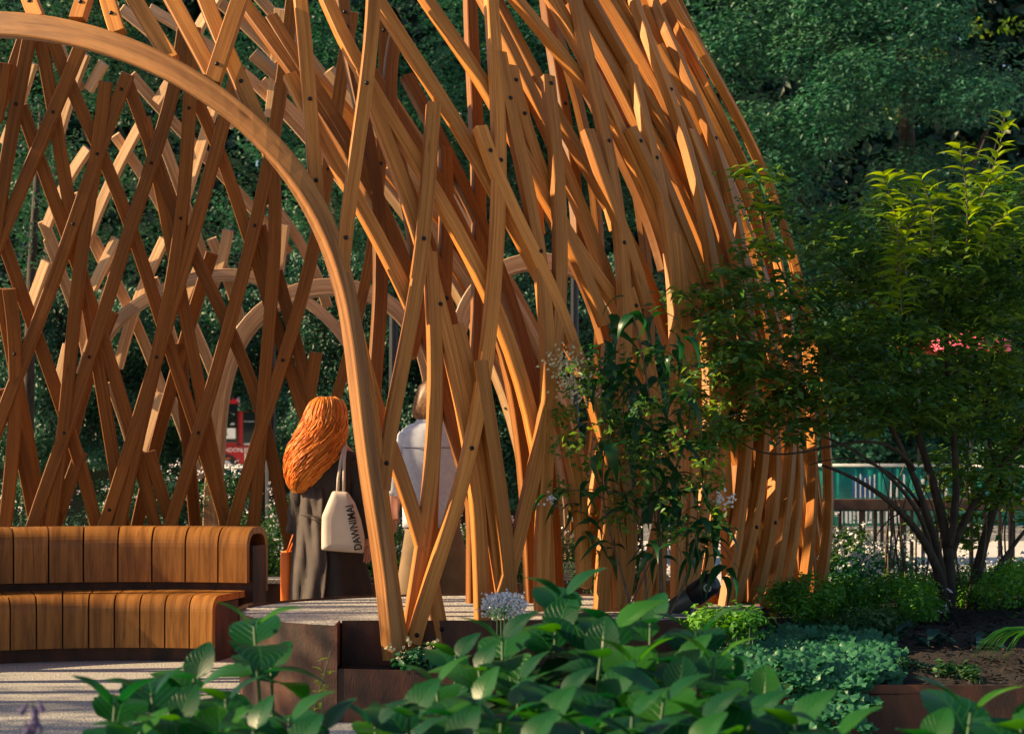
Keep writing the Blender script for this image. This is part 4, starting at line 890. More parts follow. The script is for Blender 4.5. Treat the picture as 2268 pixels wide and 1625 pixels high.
# right hand: palm continues into five fingers
base = 21; hnd = gz(818, .765, -.05)
for k, (dx, L_) in enumerate([(-.022, .075), (-.008, .085), (.006, .08), (.019, .065)]):
    vb += [hnd + Vector((dx, -.005 - .004 * k, -.03)), hnd + Vector((dx * 1.15, -.014, -.03 - L_ * .5)), hnd + Vector((dx * 1.1 - .006, -.03, -.03 - L_))]
    i = len(vb) - 3; eb += [(21, i), (i, i + 1), (i + 1, i + 2)]; rbd += [.010, .0085, .007]
vb += [hnd + Vector((-.03, -.02, .0)), hnd + Vector((-.042, -.035, -.04))]; i = len(vb) - 2; eb += [(21, i), (i, i + 1)]; rbd += [.011, .009]
skin_body('body', vb, eb, rbd, M['skin'], wm)
# face (turned away): nose, lips, ears, eyes on the far side of the head
fc = gz(720, 1.60, .09); mbf = MB(); mbf.add(tube([fc + Vector((0, .0, .03)), fc + Vector((0, .025, -.005)), fc + Vector((0, .008, -.02))], [.008, .012, .008], 8)); mbf.add(tube([fc + Vector((-.025, -.0, -.045)), fc + Vector((0, .01, -.045)), fc + Vector((.025, 0, -.045))], [.003, .007, .003], 6)); mbf.obj('face_features', M['skin'], wm, True)
# hair: slanting wavy mass, long locks running from the crown to the ends
hs = [(879, 724, 9), (881, 724, 20), (885, 724, 29), (892, 723, 36), (902, 722, 40), (915, 720, 43), (930, 718, 46), (950, 713, 51), (970, 706, 54), (990, 697, 56), (1010, 690, 54), (1030, 682, 49), (1050, 674, 41), (1068, 668, 31), (1082, 664, 20), (1092, 662, 7)]
sl_ = []
for y, x, hw in hs: sl_.append((W(x, y, -.03 - .05 * min(1, max(0, (y - 900) / 90))), hw * .93 * s_, min(.125, hw * s_ * .9)))
V, Fc = loft([(c, a * .95, b * .95) for c, a, b in sl_], 64)
hair = obj('hair', V, Fc, M['hair'], wm, True); sb = hair.modifiers.new('s', 'SUBSURF'); sb.levels = sb.render_levels = 1
rg = random.Random(4); HV = []; HT = []; HN = []; k = 0
m_h = leafmat('copper_strand', [(0.32, 0.07, 0.008), (0.74, 0.25, 0.025), (0.98, 0.56, 0.13)], rough=0.4, transl=0.25)
def lock(k0, a, n, r, am, fr, ph, out=1.0):
    pts = []
    for j in range(n):
        u = k0 + j * .30
        if u > len(sl_) - 1.05: break
        i = int(u); f = u - i; c = sl_[i][0].lerp(sl_[i + 1][0], f); hx = sl_[i][1] * (1 - f) + sl_[i + 1][1] * f; hy = sl_[i][2] * (1 - f) + sl_[i + 1][2] * f
        hx = max(hx, .035); hy = max(hy, .035); w_ = am * min(1, max(0, (u - 3) / 5)); aa = a + w_ * 10 * math.sin(ph + c.z * fr) - .25 * min(1, u / 12) * math.sin(a)
        L = out * (1.0 + w_ * 5 * math.cos(ph + c.z * fr)); pts.append(c + Vector((hx * math.cos(aa) * L, hy * math.sin(aa) * L, 0)))
    return tube(pts, [r * .5] + [r] * (len(pts) - 3) + [r * .8, r * .2], 5, cap=False) if len(pts) > 5 else None
for q in range(900):
    fat = q < 170; k0 = rg.uniform(.4, 2.5) if rg.random() < .6 else rg.uniform(2, 9)
    L = lock(k0, rg.uniform(0, 2 * math.pi), rg.randint(22, 48), rg.uniform(.007, .011) if fat else rg.uniform(.002, .0042), rg.uniform(.008, .016), rg.uniform(30, 55), rg.uniform(0, 6.28), rg.uniform(.96, 1.02) if fat else rg.uniform(1.0, 1.14) if q < 840 else rg.uniform(1.10, 1.2))
    if not L: continue
    v, f = L; t3 = []
    for a_, b_, c_, d_ in f: t3 += [(a_, b_, c_), (a_, c_, d_)]
    HV.append(np.array(v)); HT.append(np.array(t3) + k); HN.append(np.full(len(v), min(1, max(0, rg.gauss(.5, .25))))); k += len(v)
me = foliage_mesh('curls', np.concatenate(HV), np.concatenate(HT), m_h, np.concatenate(HN)); me.polygons.foreach_set('use_smooth', [True] * len(me.polygons)); link('curls', me, hair)
# coat
co = [(W(740, 993), 26 * s_, .075, 0), (W(738, 1002), 50 * s_, .105, 0), (W(736, 1013), 57 * s_, .115, .01), (W(733, 1040), 62 * s_, .13, .02), (W(730, 1080), 61 * s_, .135, .03), (W(727, 1120), 58 * s_, .13, .04), (W(725, 1143), 55 * s_, .125, .04),
      (W(726, 1165), 60 * s_, .135, .06), (W(728, 1200), 66 * s_, .15, .07), (W(731, 1250), 75 * s_, .17, .08), (W(734, 1300), 84 * s_, .19, .09), (W(736, 1350), 90 * s_, .20, .10), (W(737, 1400), 94 * s_, .21, .10)]
V, Fc = loft(co, 72, seed=3, ff=6); obj('coat', V, Fc, M['coat'], wm, True)
# sleeves
def sleeve(pts, rad, m, parent, name='sleeve'):
    n = 14; P3 = []; 
    for i in range(n):
        t = i / (n - 1) * (len(pts) - 1); k = min(int(t), len(pts) - 2); P3.append(Vector(pts[k]).lerp(Vector(pts[k + 1]), t - k))
    P3 = [P3[0]] + [(P3[i - 1] + P3[i] * 2 + P3[i + 1]) / 4 for i in range(1, n - 1)] + [P3[-1]]
    rr = [rad[0] + (rad[1] - rad[0]) * i / (n - 1) + .005 * math.sin(i * 2.1) for i in range(n)]
    v, f = tube(P3, rr, 16); o = obj(name, v, f, m, parent, True); return o
sleeve([W(778, 1018), W(792, 1060, -.02), W(803, 1120, -.03), W(814, 1193, -.05)], (.075, .055), M['coat'], wm)
sleeve([W(684, 1022), W(668, 1070, .02), W(660, 1120, .03), W(653, 1178, .06)], (.075, .055), M['coat'], wm)
# left coat half, sunlight put into its colour, and belt
for (x0, x1, y0, y1) in [(652, 672, 1090, 1330), (676, 700, 1075, 1138), (703, 722, 1080, 1138)]:
    pass
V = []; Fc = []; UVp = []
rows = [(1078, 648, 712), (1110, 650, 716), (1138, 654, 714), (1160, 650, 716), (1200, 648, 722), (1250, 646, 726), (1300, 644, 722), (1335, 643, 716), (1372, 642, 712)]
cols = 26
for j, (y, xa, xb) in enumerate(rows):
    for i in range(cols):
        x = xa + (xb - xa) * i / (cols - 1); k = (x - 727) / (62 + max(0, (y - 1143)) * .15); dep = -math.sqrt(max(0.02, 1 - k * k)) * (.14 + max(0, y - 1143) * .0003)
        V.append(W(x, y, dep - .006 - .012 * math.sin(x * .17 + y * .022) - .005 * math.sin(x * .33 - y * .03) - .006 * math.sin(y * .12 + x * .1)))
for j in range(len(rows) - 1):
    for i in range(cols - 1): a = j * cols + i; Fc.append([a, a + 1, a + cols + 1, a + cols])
o = obj('coat_sunlit_half', V, Fc, M['coat_sun'], wm, True); md = o.modifiers.new('s', 'SOLIDIFY'); md.thickness = .008; o['label'] = 'left half of the dark coat with sunlight put into its colour'
v, f = tube([W(667, 1136, -.165), W(685, 1143, -.172), (W(705, 1150, -.175)), W(722, 1149, -.165), W(745, 1148, -.155), W(780, 1146, -.10)], [.012, .014, .017, .015, .014, .012], 8)
obj('belt', [Vector((p.x, p.y, (p.z))) for p in v], f, M['coat_sun'], wm, True)
v, f = tube([W(690, 1145, -.185), W(704, 1153, -.19), W(716, 1158, -.19)], [.008, .014, .006], 8); obj('belt_knot', v, f, M['coat_sun'], wm, True)
# tote bag
tb = thing('tote_bag', 'cream canvas tote bag with dark print hanging from the shoulder of the coated walker', 'bag', W(757, 1225, -.2))
out = [(736, 1086), (712, 1142), (711, 1180), (711, 1218), (760, 1222), (806, 1225), (808, 1190), (800, 1150), (786, 1112), (770, 1088)]
cx_, cy_ = 760, 1165; V = []; Fc = []; n = len(out); lay = [(-.055, .55), (-.05, .8), (-.03, .95), (0, 1.0), (.03, .95), (.045, .7)]
for off, sc in lay:
    for x, y in out: V.append(W(cx_ + (x - cx_) * sc, cy_ + (y - cy_) * (sc * .6 + .4), -.245 + off))
for k in range(len(lay) - 1):
    for i in range(n): a = k * n + i; b = k * n + (i + 1) % n; Fc.append([a, a + n, b + n, b])
Fc.append(list(range(n))); Fc.append([(len(lay) - 1) * n + i for i in range(n)][::-1])
o = obj('canvas_body', V, Fc, M['tote'], tb, False); sb = o.modifiers.new('s', 'BEVEL'); sb.width = .012; sb.segments = 3; sb.limit_method = 'ANGLE'; sb.angle_limit = .3
for dx, dd in ((-6, -.01), (6, .0)):
    pts = [W(754 + dx * 1.1, 1092, -.245), W(755 + dx, 1060, -.235), W(758 + dx * .6, 1020, -.2), W(763 + dx * .3, 990, -.10 + dd), W(766, 984, 0)]
    v, f = tube(pts, .011, 6); c = sum(v, Vector()) / len(v); obj('strap', v, f, M['tote'], tb, True)
tx = text('lettering', 'DAWNIMAI', .068, W(806, 1217, -.312), (R(90), R(-74 - 20), 0), M['ink'], tb, ext=.001, sx=.82, bold=.0015)
tx.rotation_euler = (R(90), R(-102), 0); tx.location = W(802, 1216, -.318) - wloc(tb)
# orange bag
ob = thing('orange_bag', 'bright orange shopping bag held low at the left of the coated walker', 'bag', W(637, 1340, .1))
V, Fc = loft([(W(637, 1221, .1), 13 * s_, .12), (W(638, 1245, .1), 15 * s_, .13), (W(638, 1290, .1), 14 * s_, .14), (W(638, 1345, .1), 14 * s_, .13), (W(638, 1352, .1), 12 * s_, .12)], 32, fold=.04, sq=.5)
obj('bag_body', V, Fc, M['orange'], ob, True)
v, f = tube([W(636, 1222, .03), W(645, 1195, .06), W(650, 1182, .08), W(652, 1195, .12), W(640, 1222, .17)], .006, 6); obj('handle', v, f, M['orange'], ob, True)
# shoes
for x, dy in ((697, .08), (764, -.06)):
    V, Fc = loft([(gz(x, .0, dy), .045, .125), (gz(x, .03, dy), .048, .125), (gz(x, .07, dy - .03), .04, .08), (gz(x, .14, dy - .06), .042, .045)], 20); obj('shoe', V, Fc, M['shoe'], wm, True)

# ---------------- man, walking away ahead of her
MD = 13.55; Q = lambda x, y, dy=0.0: P(x, y, MD + dy); qs = MD / F
mn = thing('person', 'person in a pale blue denim jacket and khaki corduroys walking away behind the crossed laths', 'person', (Q(955, 952).x, MD, 0))
gm = lambda x, z, dy=0: Vector((Q(x, 952).x, MD + dy, z))
vb = [gm(955, .98), gm(955, 1.20), gm(955, 1.42), gm(962, 1.55), gm(966, 1.62, -.0), gm(968, 1.72, .01),
      gm(936, .92), gm(915, .52, -.02), gm(897, .12, -.12), gm(893, .04, -.02), gm(978, .92), gm(1000, .52, .08), gm(1012, .12, .1), gm(1014, .04, .22),
      gm(903, 1.42), gm(886, 1.16, .02), gm(872, .98, .10), gm(868, .93, .13), gm(1010, 1.42), gm(1026, 1.16, .02), gm(1016, .98, .12), gm(1010, .92, .14)]
rbd2 = [(.15, .11), (.14, .10), (.17, .11), .065, .08, .10, .095, .065, .045, .035, .095, .065, .045, .035, .065, .05, .038, .035, .065, .05, .038, .035]
eb2 = eb[:21]
for side, hb, ix in ((-1, gm(866, .90, .14), 17), (1, gm(1008, .89, .15), 21)):
    for k, (dx, L_) in enumerate([(-.024, .08), (-.008, .09), (.008, .085), (.022, .07)]):
        vb += [hb + Vector((dx, 0, -.03)), hb + Vector((dx, .01, -.03 - L_ * .5)), hb + Vector((dx, .025, -.03 - L_))]; i = len(vb) - 3; eb2 = eb2 + [(ix, i), (i, i + 1), (i + 1, i + 2)]; rbd2 += [.011, .0095, .008]
    vb += [hb + Vector((-side * .03, .02, 0)), hb + Vector((-side * .045, .035, -.04))]; i = len(vb) - 2; eb2 = eb2 + [(ix, i), (i, i + 1)]; rbd2 += [.012, .010]
skin_body('body', vb, eb2, rbd2, M['skin'], mn)
V, Fc = loft([(Q(966, 836), 6 * qs, .03), (Q(965, 841), 24 * qs, .07), (Q(963, 855), 37 * qs, .10), (Q(961, 880), 42 * qs, .12, .03), (Q(958, 905), 43 * qs, .115, .05), (Q(956, 920), 40 * qs, .10, .06), (Q(956, 932), 30 * qs, .08, .05), (Q(957, 940), 16 * qs, .05)], 56)
o = obj('hair', [p + (p - Q(968, 885)).normalized() * noise.noise(p * 30) * .01 for p in V], Fc, M['brown_hair'], mn, True)
for sx in (-1, 1): v, f = loft([(Q(966 + sx * 34, 905 + k, -.01), (.012 - abs(k) * .0006), .02) for k in (-9, -5, 0, 5, 9)], 10); obj('ear', v, f, M['skin'], mn, True)
ja = [(Q(962, 921), 24 * qs, .065, 0), (Q(961, 932), 30 * qs, .08, 0), (Q(956, 939), 48 * qs, .105, 0), (Q(953, 950), 63 * qs, .12, .0), (Q(951, 975), 68 * qs, .135, .01), (Q(951, 1010), 67 * qs, .14, .015), (Q(951, 1060), 63 * qs, .135, .02), (Q(951, 1110), 61 * qs, .13, .025), (Q(952, 1150), 61 * qs, .135, .02), (Q(952, 1166), 62 * qs, .14, .02)]
V, Fc = loft(ja, 64, seed=8, ff=5); obj('jacket', V, Fc, M['denim'], mn, True)
def surf_line(y, x0, x1, r, name, m):
    pts = []
    for i in range(16):
        x = x0 + (x1 - x0) * i / 15; k = (x - 951) / 68; pts.append(Q(x, y, -.14 * math.sqrt(max(.02, 1 - k * k)) - .004))
    v, f = tube(pts, r, 5); obj(name, v, f, m, mn)
surf_line(991, 890, 1012, .0028, 'yoke_seam', M['seam']); 
v, f = loft([(Q(962, 915), 26 * qs, .072, 0), (Q(962, 922), 32 * qs, .085, 0), (Q(961, 934), 42 * qs, .10, 0), (Q(961, 936), 38 * qs, .09, 0)], 40); obj('collar', v, f, M['denim'], mn, True)
sleeve([Q(908, 966), Q(889, 1005, 0), Q(880, 1045, .02), Q(874, 1090, .08)], (.08, .06), M['denim'], mn)
sleeve([Q(998, 966), Q(1020, 1000, 0), Q(1026, 1045, .02), Q(1018, 1100, .10)], (.08, .06), M['denim'], mn)
for pts, wd in (([(938, 1155), (925, 1230), (912, 1300), (898, 1370), (893, 1420)], (.12, .10)), ([(976, 1155), (994, 1230), (1006, 1300), (1012, 1370), (1014, 1420)], (.13, .11))):
    v, f = loft([(Q(x, y, (.02 * k if wd[0] > .125 else -.03 * k)), wd[0] + (wd[1] - wd[0]) * k / 4, .105, .03) for k, (x, y) in enumerate(pts)], 36, ff=4, seed=5)
    obj('trouser_leg', v, f, M['khaki'], mn, True)
for x, dy in ((893, -.05), (1014, .18)):
    V, Fc = loft([(gm(x, .0, dy), .05, .14), (gm(x, .035, dy), .052, .14), (gm(x, .08, dy - .03), .045, .09), (gm(x, .15, dy - .06), .045, .05)], 20); obj('shoe', V, Fc, M['shoe'], mn, True)
pb = thing('paper_bag', 'peach coloured paper bag carried at the left hand of the denim jacketed walker', 'bag', Q(866, 1150, .1))
V, Fc = loft([(Q(868, 1066, .1), 8 * qs, .05), (Q(867, 1085, .1), 14 * qs, .07), (Q(866, 1125, .1), 16 * qs, .08), (Q(868, 1148, .1), 14 * qs, .075)], 28, fold=.03, sq=.6); obj('bag_body', V, Fc, M['peach'], pb, True)
# ---- spotlight standing on the planter
sp = thing('garden_spotlight', 'tilted grey metal spotlight with black hood at the right end of the planter', 'spotlight', G(1520, 1350, ZT))
a_, b_ = P(1488, 1352, 11.1), P(1580, 1287, 10.95); dr = (b_ - a_)
v, f = tube([a_, a_ + dr * .05, a_ + dr * .52, a_ + dr * .54], [.05, .058, .058, .05], 20); obj('barrel', v, f, M['spot'], sp, True)
v, f = tube([a_ + dr * .5, a_ + dr * .55, a_ + dr * .95, a_ + dr * 1.02], [.055, .066, .062, .05], 20); h_ = obj('hood', v, f, M['post'], sp, True)
c_ = a_ + dr * .82 + Vector((0, -.063, 0)); v, f = tube([c_, c_ + Vector((0, -.012, 0))], .022, 14); k_ = obj('screw', v, f, M['galv'], h_)
v, f = tube([c_ + Vector((0, -.012, 0)), c_ + Vector((0, -.018, 0))], .014, 14); obj('screw_head', v, f, M['post'], h_)
v, f = tube([a_ + dr * .4, (a_ + dr * .4).xy.to_3d() + Vector((0, 0, ZT - .02))], .012, 8); obj('stake', v, f, M['post'], sp)
# ================================================================ PLANTING
def zbed(x, y): return 0.27 + 0.10 * min(1, max(0, (y - 9.38) / 1.6))
# ---------- multi-stemmed shrub tree on the right
SD = 12.2
sh = thing('multi_stem_shrub', 'spreading multi-stemmed small tree with dark stems and fine leaves at the right', 'shrub', P(2110, 1380, SD))
def br(pts, r0, r1, d0=SD, jit=0.0, seg=8):
    c = fit([(p[0], p[1]) for p in pts], max(6, len(pts) * 3), None); n = len(c); 
    P3 = [P(x, y, d0 + jit * i / (n - 1)) for i, (x, y) in enumerate(c)]
    return tube(P3, [r0 + (r1 - r0) * (i / (n - 1)) ** .8 for i in range(n)], seg)
stems = [([(2085, 1390), (2080, 1300), (2062, 1220), (2020, 1160), (1960, 1105), (1890, 1060), (1820, 1030)], .05, .010, 0, -.5),
         ([(2085, 1390), (2088, 1280), (2070, 1200), (2038, 1120), (2025, 1040), (1990, 980), (1940, 900), (1880, 830)], .048, .010, .05, -.4),
         ([(2095, 1390), (2100, 1290), (2098, 1190), (2075, 1110), (2050, 1010), (2010, 900), (2000, 780), (2020, 640)], .055, .012, 0, .2),
         ([(2095, 1300), (2108, 1200), (2150, 1130), (2210, 1050), (2290, 940), (2380, 850)], .04, .012, .1, .5),
         ([(2140, 1390), (2155, 1300), (2180, 1200), (2215, 1080), (2250, 980), (2300, 860)], .055, .02, .3, .4),
         ([(2100, 1210), (2120, 1100), (2115, 980), (2090, 860), (2100, 720), (2110, 560), (2130, 430), (2180, 310)], .035, .007, 0, .3),
         ([(2140, 1390), (2170, 1320), (2230, 1230), (2290, 1150)], .035, .012, .2, .3), ([(2062, 1220), (2000, 1090), (1900, 1000), (1800, 960), (1700, 930)], .02, .006, -.1, -.5),
         ([(2025, 1040), (1960, 980), (1890, 980), (1800, 1000), (1700, 1000), (1620, 960)], .016, .004, -.2, -.6), ([(2038, 1120), (1950, 1040), (1880, 1010), (1790, 1030)], .014, .004, -.1, -.4),
         ([(1940, 900), (1850, 850), (1760, 800), (1660, 760), (1570, 700), (1510, 650)], .014, .003, -.3, -.6), ([(1880, 830), (1800, 720), (1750, 650), (1708, 560), (1690, 470), (1672, 380)], .012, .003, -.2, -.5),
         ([(2000, 780), (1960, 690), (1900, 640), (1820, 560), (1740, 520)], .014, .003, .1, -.2), ([(2000, 700), (1985, 560), (1980, 480), (1985, 410)], .01, .003, .1, 0),
         ([(2110, 620), (2160, 520), (2150, 450), (2200, 370), (2222, 262)], .012, .003, 0, .2), ([(2090, 860), (2160, 760), (2230, 660), (2290, 560)], .016, .005, .1, .4),
         ([(2210, 1050), (2180, 950), (2200, 820), (2250, 700)], .016, .005, .3, .4), ([(2030, 1180), (2010, 1150), (2000, 1130), (1960, 1160), (1930, 1210)], .008, .004, 0, .2)]
for s in stems:
    v, f = br(s[0], s[1] * .78, s[2] * .8, SD + s[3], s[4]); obj('stem', v, f, M['bark'], sh, True)
rg = random.Random(12); mb = MB()
for i in range(26):
    x = rg.uniform(1960, 2260); y0 = rg.uniform(1200, 1260); mb.add(br([(x, y0 + 60), (x + rg.uniform(-20, 20), y0 - 60), (x + rg.uniform(-50, 50), y0 - 190)], .008, .003, SD + rg.uniform(.2, .9), 0, 5))
o = mb.obj('fine_twigs', M['twig'], sh); o['kind'] = 'stuff'
CL = [(1650, 640, 110, 45, -.5), (1700, 570, 60, 45, -.4), (1690, 470, 26, 50, -.5), (1672, 400, 20, 30, -.5), (1760, 700, 150, 60, -.4), (1900, 610, 140, 80, -.1), (2040, 590, 150, 100, .0), (2200, 590, 130, 120, .2),
      (1540, 660, 80, 34, -.6), (1560, 720, 70, 30, -.6), (1560, 860, 70, 30, -.6), (1720, 860, 100, 40, -.4), (1620, 800, 60, 40, -.5), (1700, 790, 90, 40, -.5), (1900, 770, 150, 80, -.2), (2060, 760, 160, 100, .1), (2220, 740, 120, 120, .3), (1640, 930, 90, 40, -.6), (1760, 930, 140, 50, -.5),
      (1940, 910, 130, 60, -.2), (2080, 900, 140, 70, .2), (2220, 900, 110, 110, .4), (1600, 970, 60, 30, -.6), (1860, 510, 70, 45, -.2), (1990, 450, 50, 60, .1), (2120, 480, 90, 70, .1), (2230, 480, 70, 90, .2), (1830, 860, 130, 40, -.3), (2160, 1060, 110, 80, .6), (2250, 1040, 60, 120, .6), (2130, 1160, 60, 50, .7)]
g = np.random.default_rng(31); cs = []
for px, py, rx, ry, dd in CL:
    for _ in range(int((int(rx * ry / 240) + 5) * (.68 if px < 1800 else (1.0 if py > 560 else 1)))):
        a = g.random() * 6.28; q = math.sqrt(g.random()); cs.append((P(px + rx * q * math.cos(a), py + ry * q * math.sin(a), SD + dd + g.normal() * .28), .10 + .07 * g.random()))
V, T, Tn = puffs([c[0] for c in cs], [(c[1] * 1.5, c[1] * 1.3, c[1] * .5) for c in cs], 1250, 0.072, 5, up=1.3, shell=.1, wid=.42, jit=.8)
link('crown', foliage_mesh('crown', V, T, M['lf_shrub'], np.clip(Tn * .8 + .1, 0, 1)), sh)
# larger individual leaf sprays: oval leaf mesh shared
def ovate(L, Wd, droop=.2, fold=.18, nu=10, nv=3, blunt=0.5, wav=0.0, seed=0):
    """leaf lying along +X from the stalk, upper side +Z; returns verts, faces, uvs"""
    V = []; Fc = []; UV = []; ph = seed * 1.7
    for i in range(nu + 1):
        u = i / nu; wdt = Wd * .5 * (math.sin(math.pi * u ** blunt) ** (.62 if blunt > .6 else .9)) * (1 - .12 * u); z = -droop * L * u ** 2 + .07 * L * math.sin(math.pi * u)
        for j in range(-nv, nv + 1):
            s = j / nv; ed = 1 + .05 * math.sin(u * 40 + j) * (abs(j) == nv)
            V.append((L * (u - droop * .25 * u * u), wdt * s * ed, z + fold * wdt * abs(s) ** 1.3 + wav * L * math.sin(u * 9 + ph + s) * s * s)); UV.append((u, s))
    k = 2 * nv + 1; F2 = []; U2 = []
    for i in range(nu):
        for j in range(2 * nv): q = [i * k + j, (i + 1) * k + j, (i + 1) * k + j + 1, i * k + j + 1]; F2.append(q); U2 += [UV[a] for a in q]
    return V, F2, U2
def leafmesh(name, m, *a, **k): v, f, u = ovate(*a, **k); return mesh(name, v, f, m, True, u)
def place(me, name, parent, p, az, pitch, roll=0, s=1.0):
    o = link(name, me, parent); o.location = p - wloc(parent); o.rotation_euler = (Matrix.Rotation(az, 4, 'Z') @ Matrix.Rotation(-pitch, 4, 'Y') @ Matrix.Rotation(roll, 4, 'X')).to_euler(); o.scale = (s, s, s); return o
sprig_me = [leafmesh('sprig_leaf', M['lf_sprig'], .13, .052, .15, .3, 6, 2, seed=i) for i in range(2)]
rg = random.Random(5)
for pts, dd, n in [([(2150, 480), (2190, 400), (2210, 330), (2224, 262)], -.2, 16), ([(2140, 540), (2150, 450), (2120, 380), (2125, 330)], -.3, 14), ([(1990, 600), (1982, 500), (1972, 430), (1955, 390)], -.6, 20), ([(2060, 560), (2060, 460), (2040, 400)], -.5, 11), ([(2010, 620), (2005, 540), (2030, 470), (2075, 440)], -.6, 12), ([(1995, 700), (1990, 620), (1975, 560)], -.6, 12), ([(2170, 560), (2200, 500), (2240, 470)], -.4, 12), ([(2230, 520), (2250, 440), (2280, 400)], .2, 10), ([(2160, 440), (2190, 410), (2240, 380)], .1, 9), ([(1990, 620), (1990, 540), (2010, 480)], 0, 9), ([(1700, 560), (1690, 470), (1672, 385)], -.7, 12)]:
    c = fit(pts, n, 2)
    v, f = br(pts, .005, .0025, SD + dd - .05, 0, 5); obj('twig', v, f, M['twig'], sh, True)
    for i, (x, y) in enumerate(c):
        for sd_ in (0, 1): place(sprig_me[sd_], 'sprig_leaf', sh, P(x, y, SD + dd - .05), rg.uniform(-.9, .9) + math.pi * ((i + sd_) % 2), rg.uniform(-.1, .8), rg.uniform(-.5, .5), rg.uniform(.7, 1.25))
# withered flower cluster hung on the stem
mb = MB(); c0 = P(2080, 1322, SD - .08); rg = random.Random(3)
for i in range(26):
    a = rg.uniform(0, 6.28); q = c0 + Vector((rg.gauss(0, .035), rg.gauss(0, .015), rg.uniform(-.09, .06))); mb.add(tube([q, q + Vector((math.cos(a) * .02, 0, rg.uniform(-.03, .01))), q + Vector((math.cos(a) * .035, 0, rg.uniform(-.05, 0)))], [.003, .008, .002], 5))
tag(mb.obj('withered_flower_cluster', M['petal']), 'pale withered flower cluster caught on the dark stems of the multi-stemmed shrub', 'flowers')
# ---------- drooping-leaved shrub in front of the right haunch
DD = 10.75
ds_ = thing('drooping_shrub', 'slender shrub with long drooping dark leaves in front of the golden laths', 'shrub', P(1450, 1360, DD))
dstems = [([(1466, 1370), (1463, 1290), (1462, 1200), (1455, 1100), (1448, 1000), (1440, 900), (1425, 800), (1400, 690)], .012, .004), ([(1400, 1370), (1390, 1300), (1365, 1230), (1335, 1150), (1340, 1060), (1350, 960)], .008, .003), ([(1430, 1365), (1432, 1280), (1420, 1200), (1400, 1100), (1390, 980), (1380, 860)], .008, .003),
          ([(1480, 1365), (1510, 1290), (1540, 1210), (1545, 1110)], .008, .003), ([(1455, 1100), (1500, 1020), (1530, 940), (1520, 860), (1500, 780)], .008, .003), ([(1440, 900), (1380, 850), (1320, 820), (1260, 800)], .007, .003), ([(1400, 1100), (1330, 1080), (1270, 1090), (1200, 1100)], .006, .002), ([(1462, 1200), (1520, 1180), (1590, 1190), (1620, 1240)], .007, .003), ([(1395, 1340), (1440, 1240), (1460, 1180)], .005, .003), ([(1448, 1000), (1520, 960), (1590, 930), (1640, 915)], .006, .002)]
for s, r0, r1 in dstems: v, f = br(s, r0, r1, DD, 0, 6); obj('stem', v, f, M['twig'], ds_, True)
dl = [leafmesh('drooping_leaf', M['lf_droop'], .175, .066, .55 + .2 * i, .22, 9, 2, seed=i, wav=.01) for i in range(3)]
rg = random.Random(21)
spots = [(1330, 830, 60, 50, 13), (1400, 700, 60, 40, 10), (1390, 780, 60, 60, 13), (1480, 770, 50, 50, 12), (1420, 860, 80, 50, 16), (1500, 880, 60, 60, 14), (1380, 930, 60, 50, 12), (1460, 960, 70, 50, 15), (1550, 960, 60, 50, 12), (1360, 1010, 50, 40, 9), (1440, 1050, 80, 50, 15), (1530, 1060, 70, 50, 14), (1300, 1090, 60, 35, 9), (1390, 1130, 80, 40, 13), (1480, 1140, 70, 50, 13), (1570, 1150, 50, 50, 11), (1300, 1160, 50, 40, 8), (1450, 1220, 60, 30, 10), (1560, 1220, 60, 30, 12), (1600, 1260, 30, 30, 6), (1240, 1110, 40, 25, 6), (1340, 1200, 40, 40, 6)]
big = []; nb = 0
for x, y, rx, ry, n in spots:
    for _ in range(n):
        px, py = x + rg.gauss(0, .5) * rx, y + rg.gauss(0, .5) * ry; az = rg.choice([0, math.pi]) + rg.uniform(-1.0, 1.0)
        place(dl[nb % 3], 'drooping_leaf', ds_, P(px, py, DD + rg.gauss(0, .14)), az, rg.uniform(-.9, .5), rg.uniform(-.5, .5), rg.uniform(.65, 1.15)); nb += 1
cs = [(P(rg.uniform(1240, 1600), rg.uniform(780, 1200), DD + rg.gauss(0, .2)), .08) for _ in range(150)]
V, T, Tn = puffs([c[0] for c in cs], [c[1] for c in cs], 2600, .042, 8, up=.9); link('small_leaves', foliage_mesh('small_leaves', V, T, M['lf_shrub'], Tn), ds_)['kind'] = 'stuff'
def florets(name, centres, rad, n, size, m, parent, seed):
    g = np.random.default_rng(seed); C = []
    for c in centres: C.append(np.array(c) + g.normal(size=(n, 3)) * np.array(rad) * .5)
    C = np.concatenate(C); k = len(C)
    Vs = []; Ts = []
    V1, T1 = leaves(C, size * (.7 + .6 * g.random(k)), g.normal(size=(k, 3)) + [0, -1, .8], g.normal(size=(k, 3)), wid=.9, fold=.1)
    V2, T2 = leaves(C + .002, size * (.7 + .6 * g.random(k)), g.normal(size=(k, 3)) + [0, -1, .8], g.normal(size=(k, 3)), wid=.9, fold=.1)
    V = np.concatenate([V1, V2]); T = np.concatenate([T1, T2 + len(V1)])
    o = link(name, foliage_mesh(name, V, T, M[m], np.concatenate([g.random(k)] * 2)), parent); o['kind'] = 'stuff'; return o
for cc, rr, n in [((1250, 805), (.10, .05, .09), 160), ((1262, 850), (.08, .05, .09), 130), ((1300, 870), (.07, .05, .06), 70), ((1215, 1105), (.05, .03, .03), 25), ((1600, 1105), (.07, .04, .05), 45)]:
    florets('blossom', [P(cc[0], cc[1], DD)], rr, n, .016, 'cream_petal' if cc[1] < 900 else 'petal', ds_, int(cc[0]))['label'] = 'cream buds at a shoot tip' if cc[1] < 900 else 'small white blossom at a shoot tip'
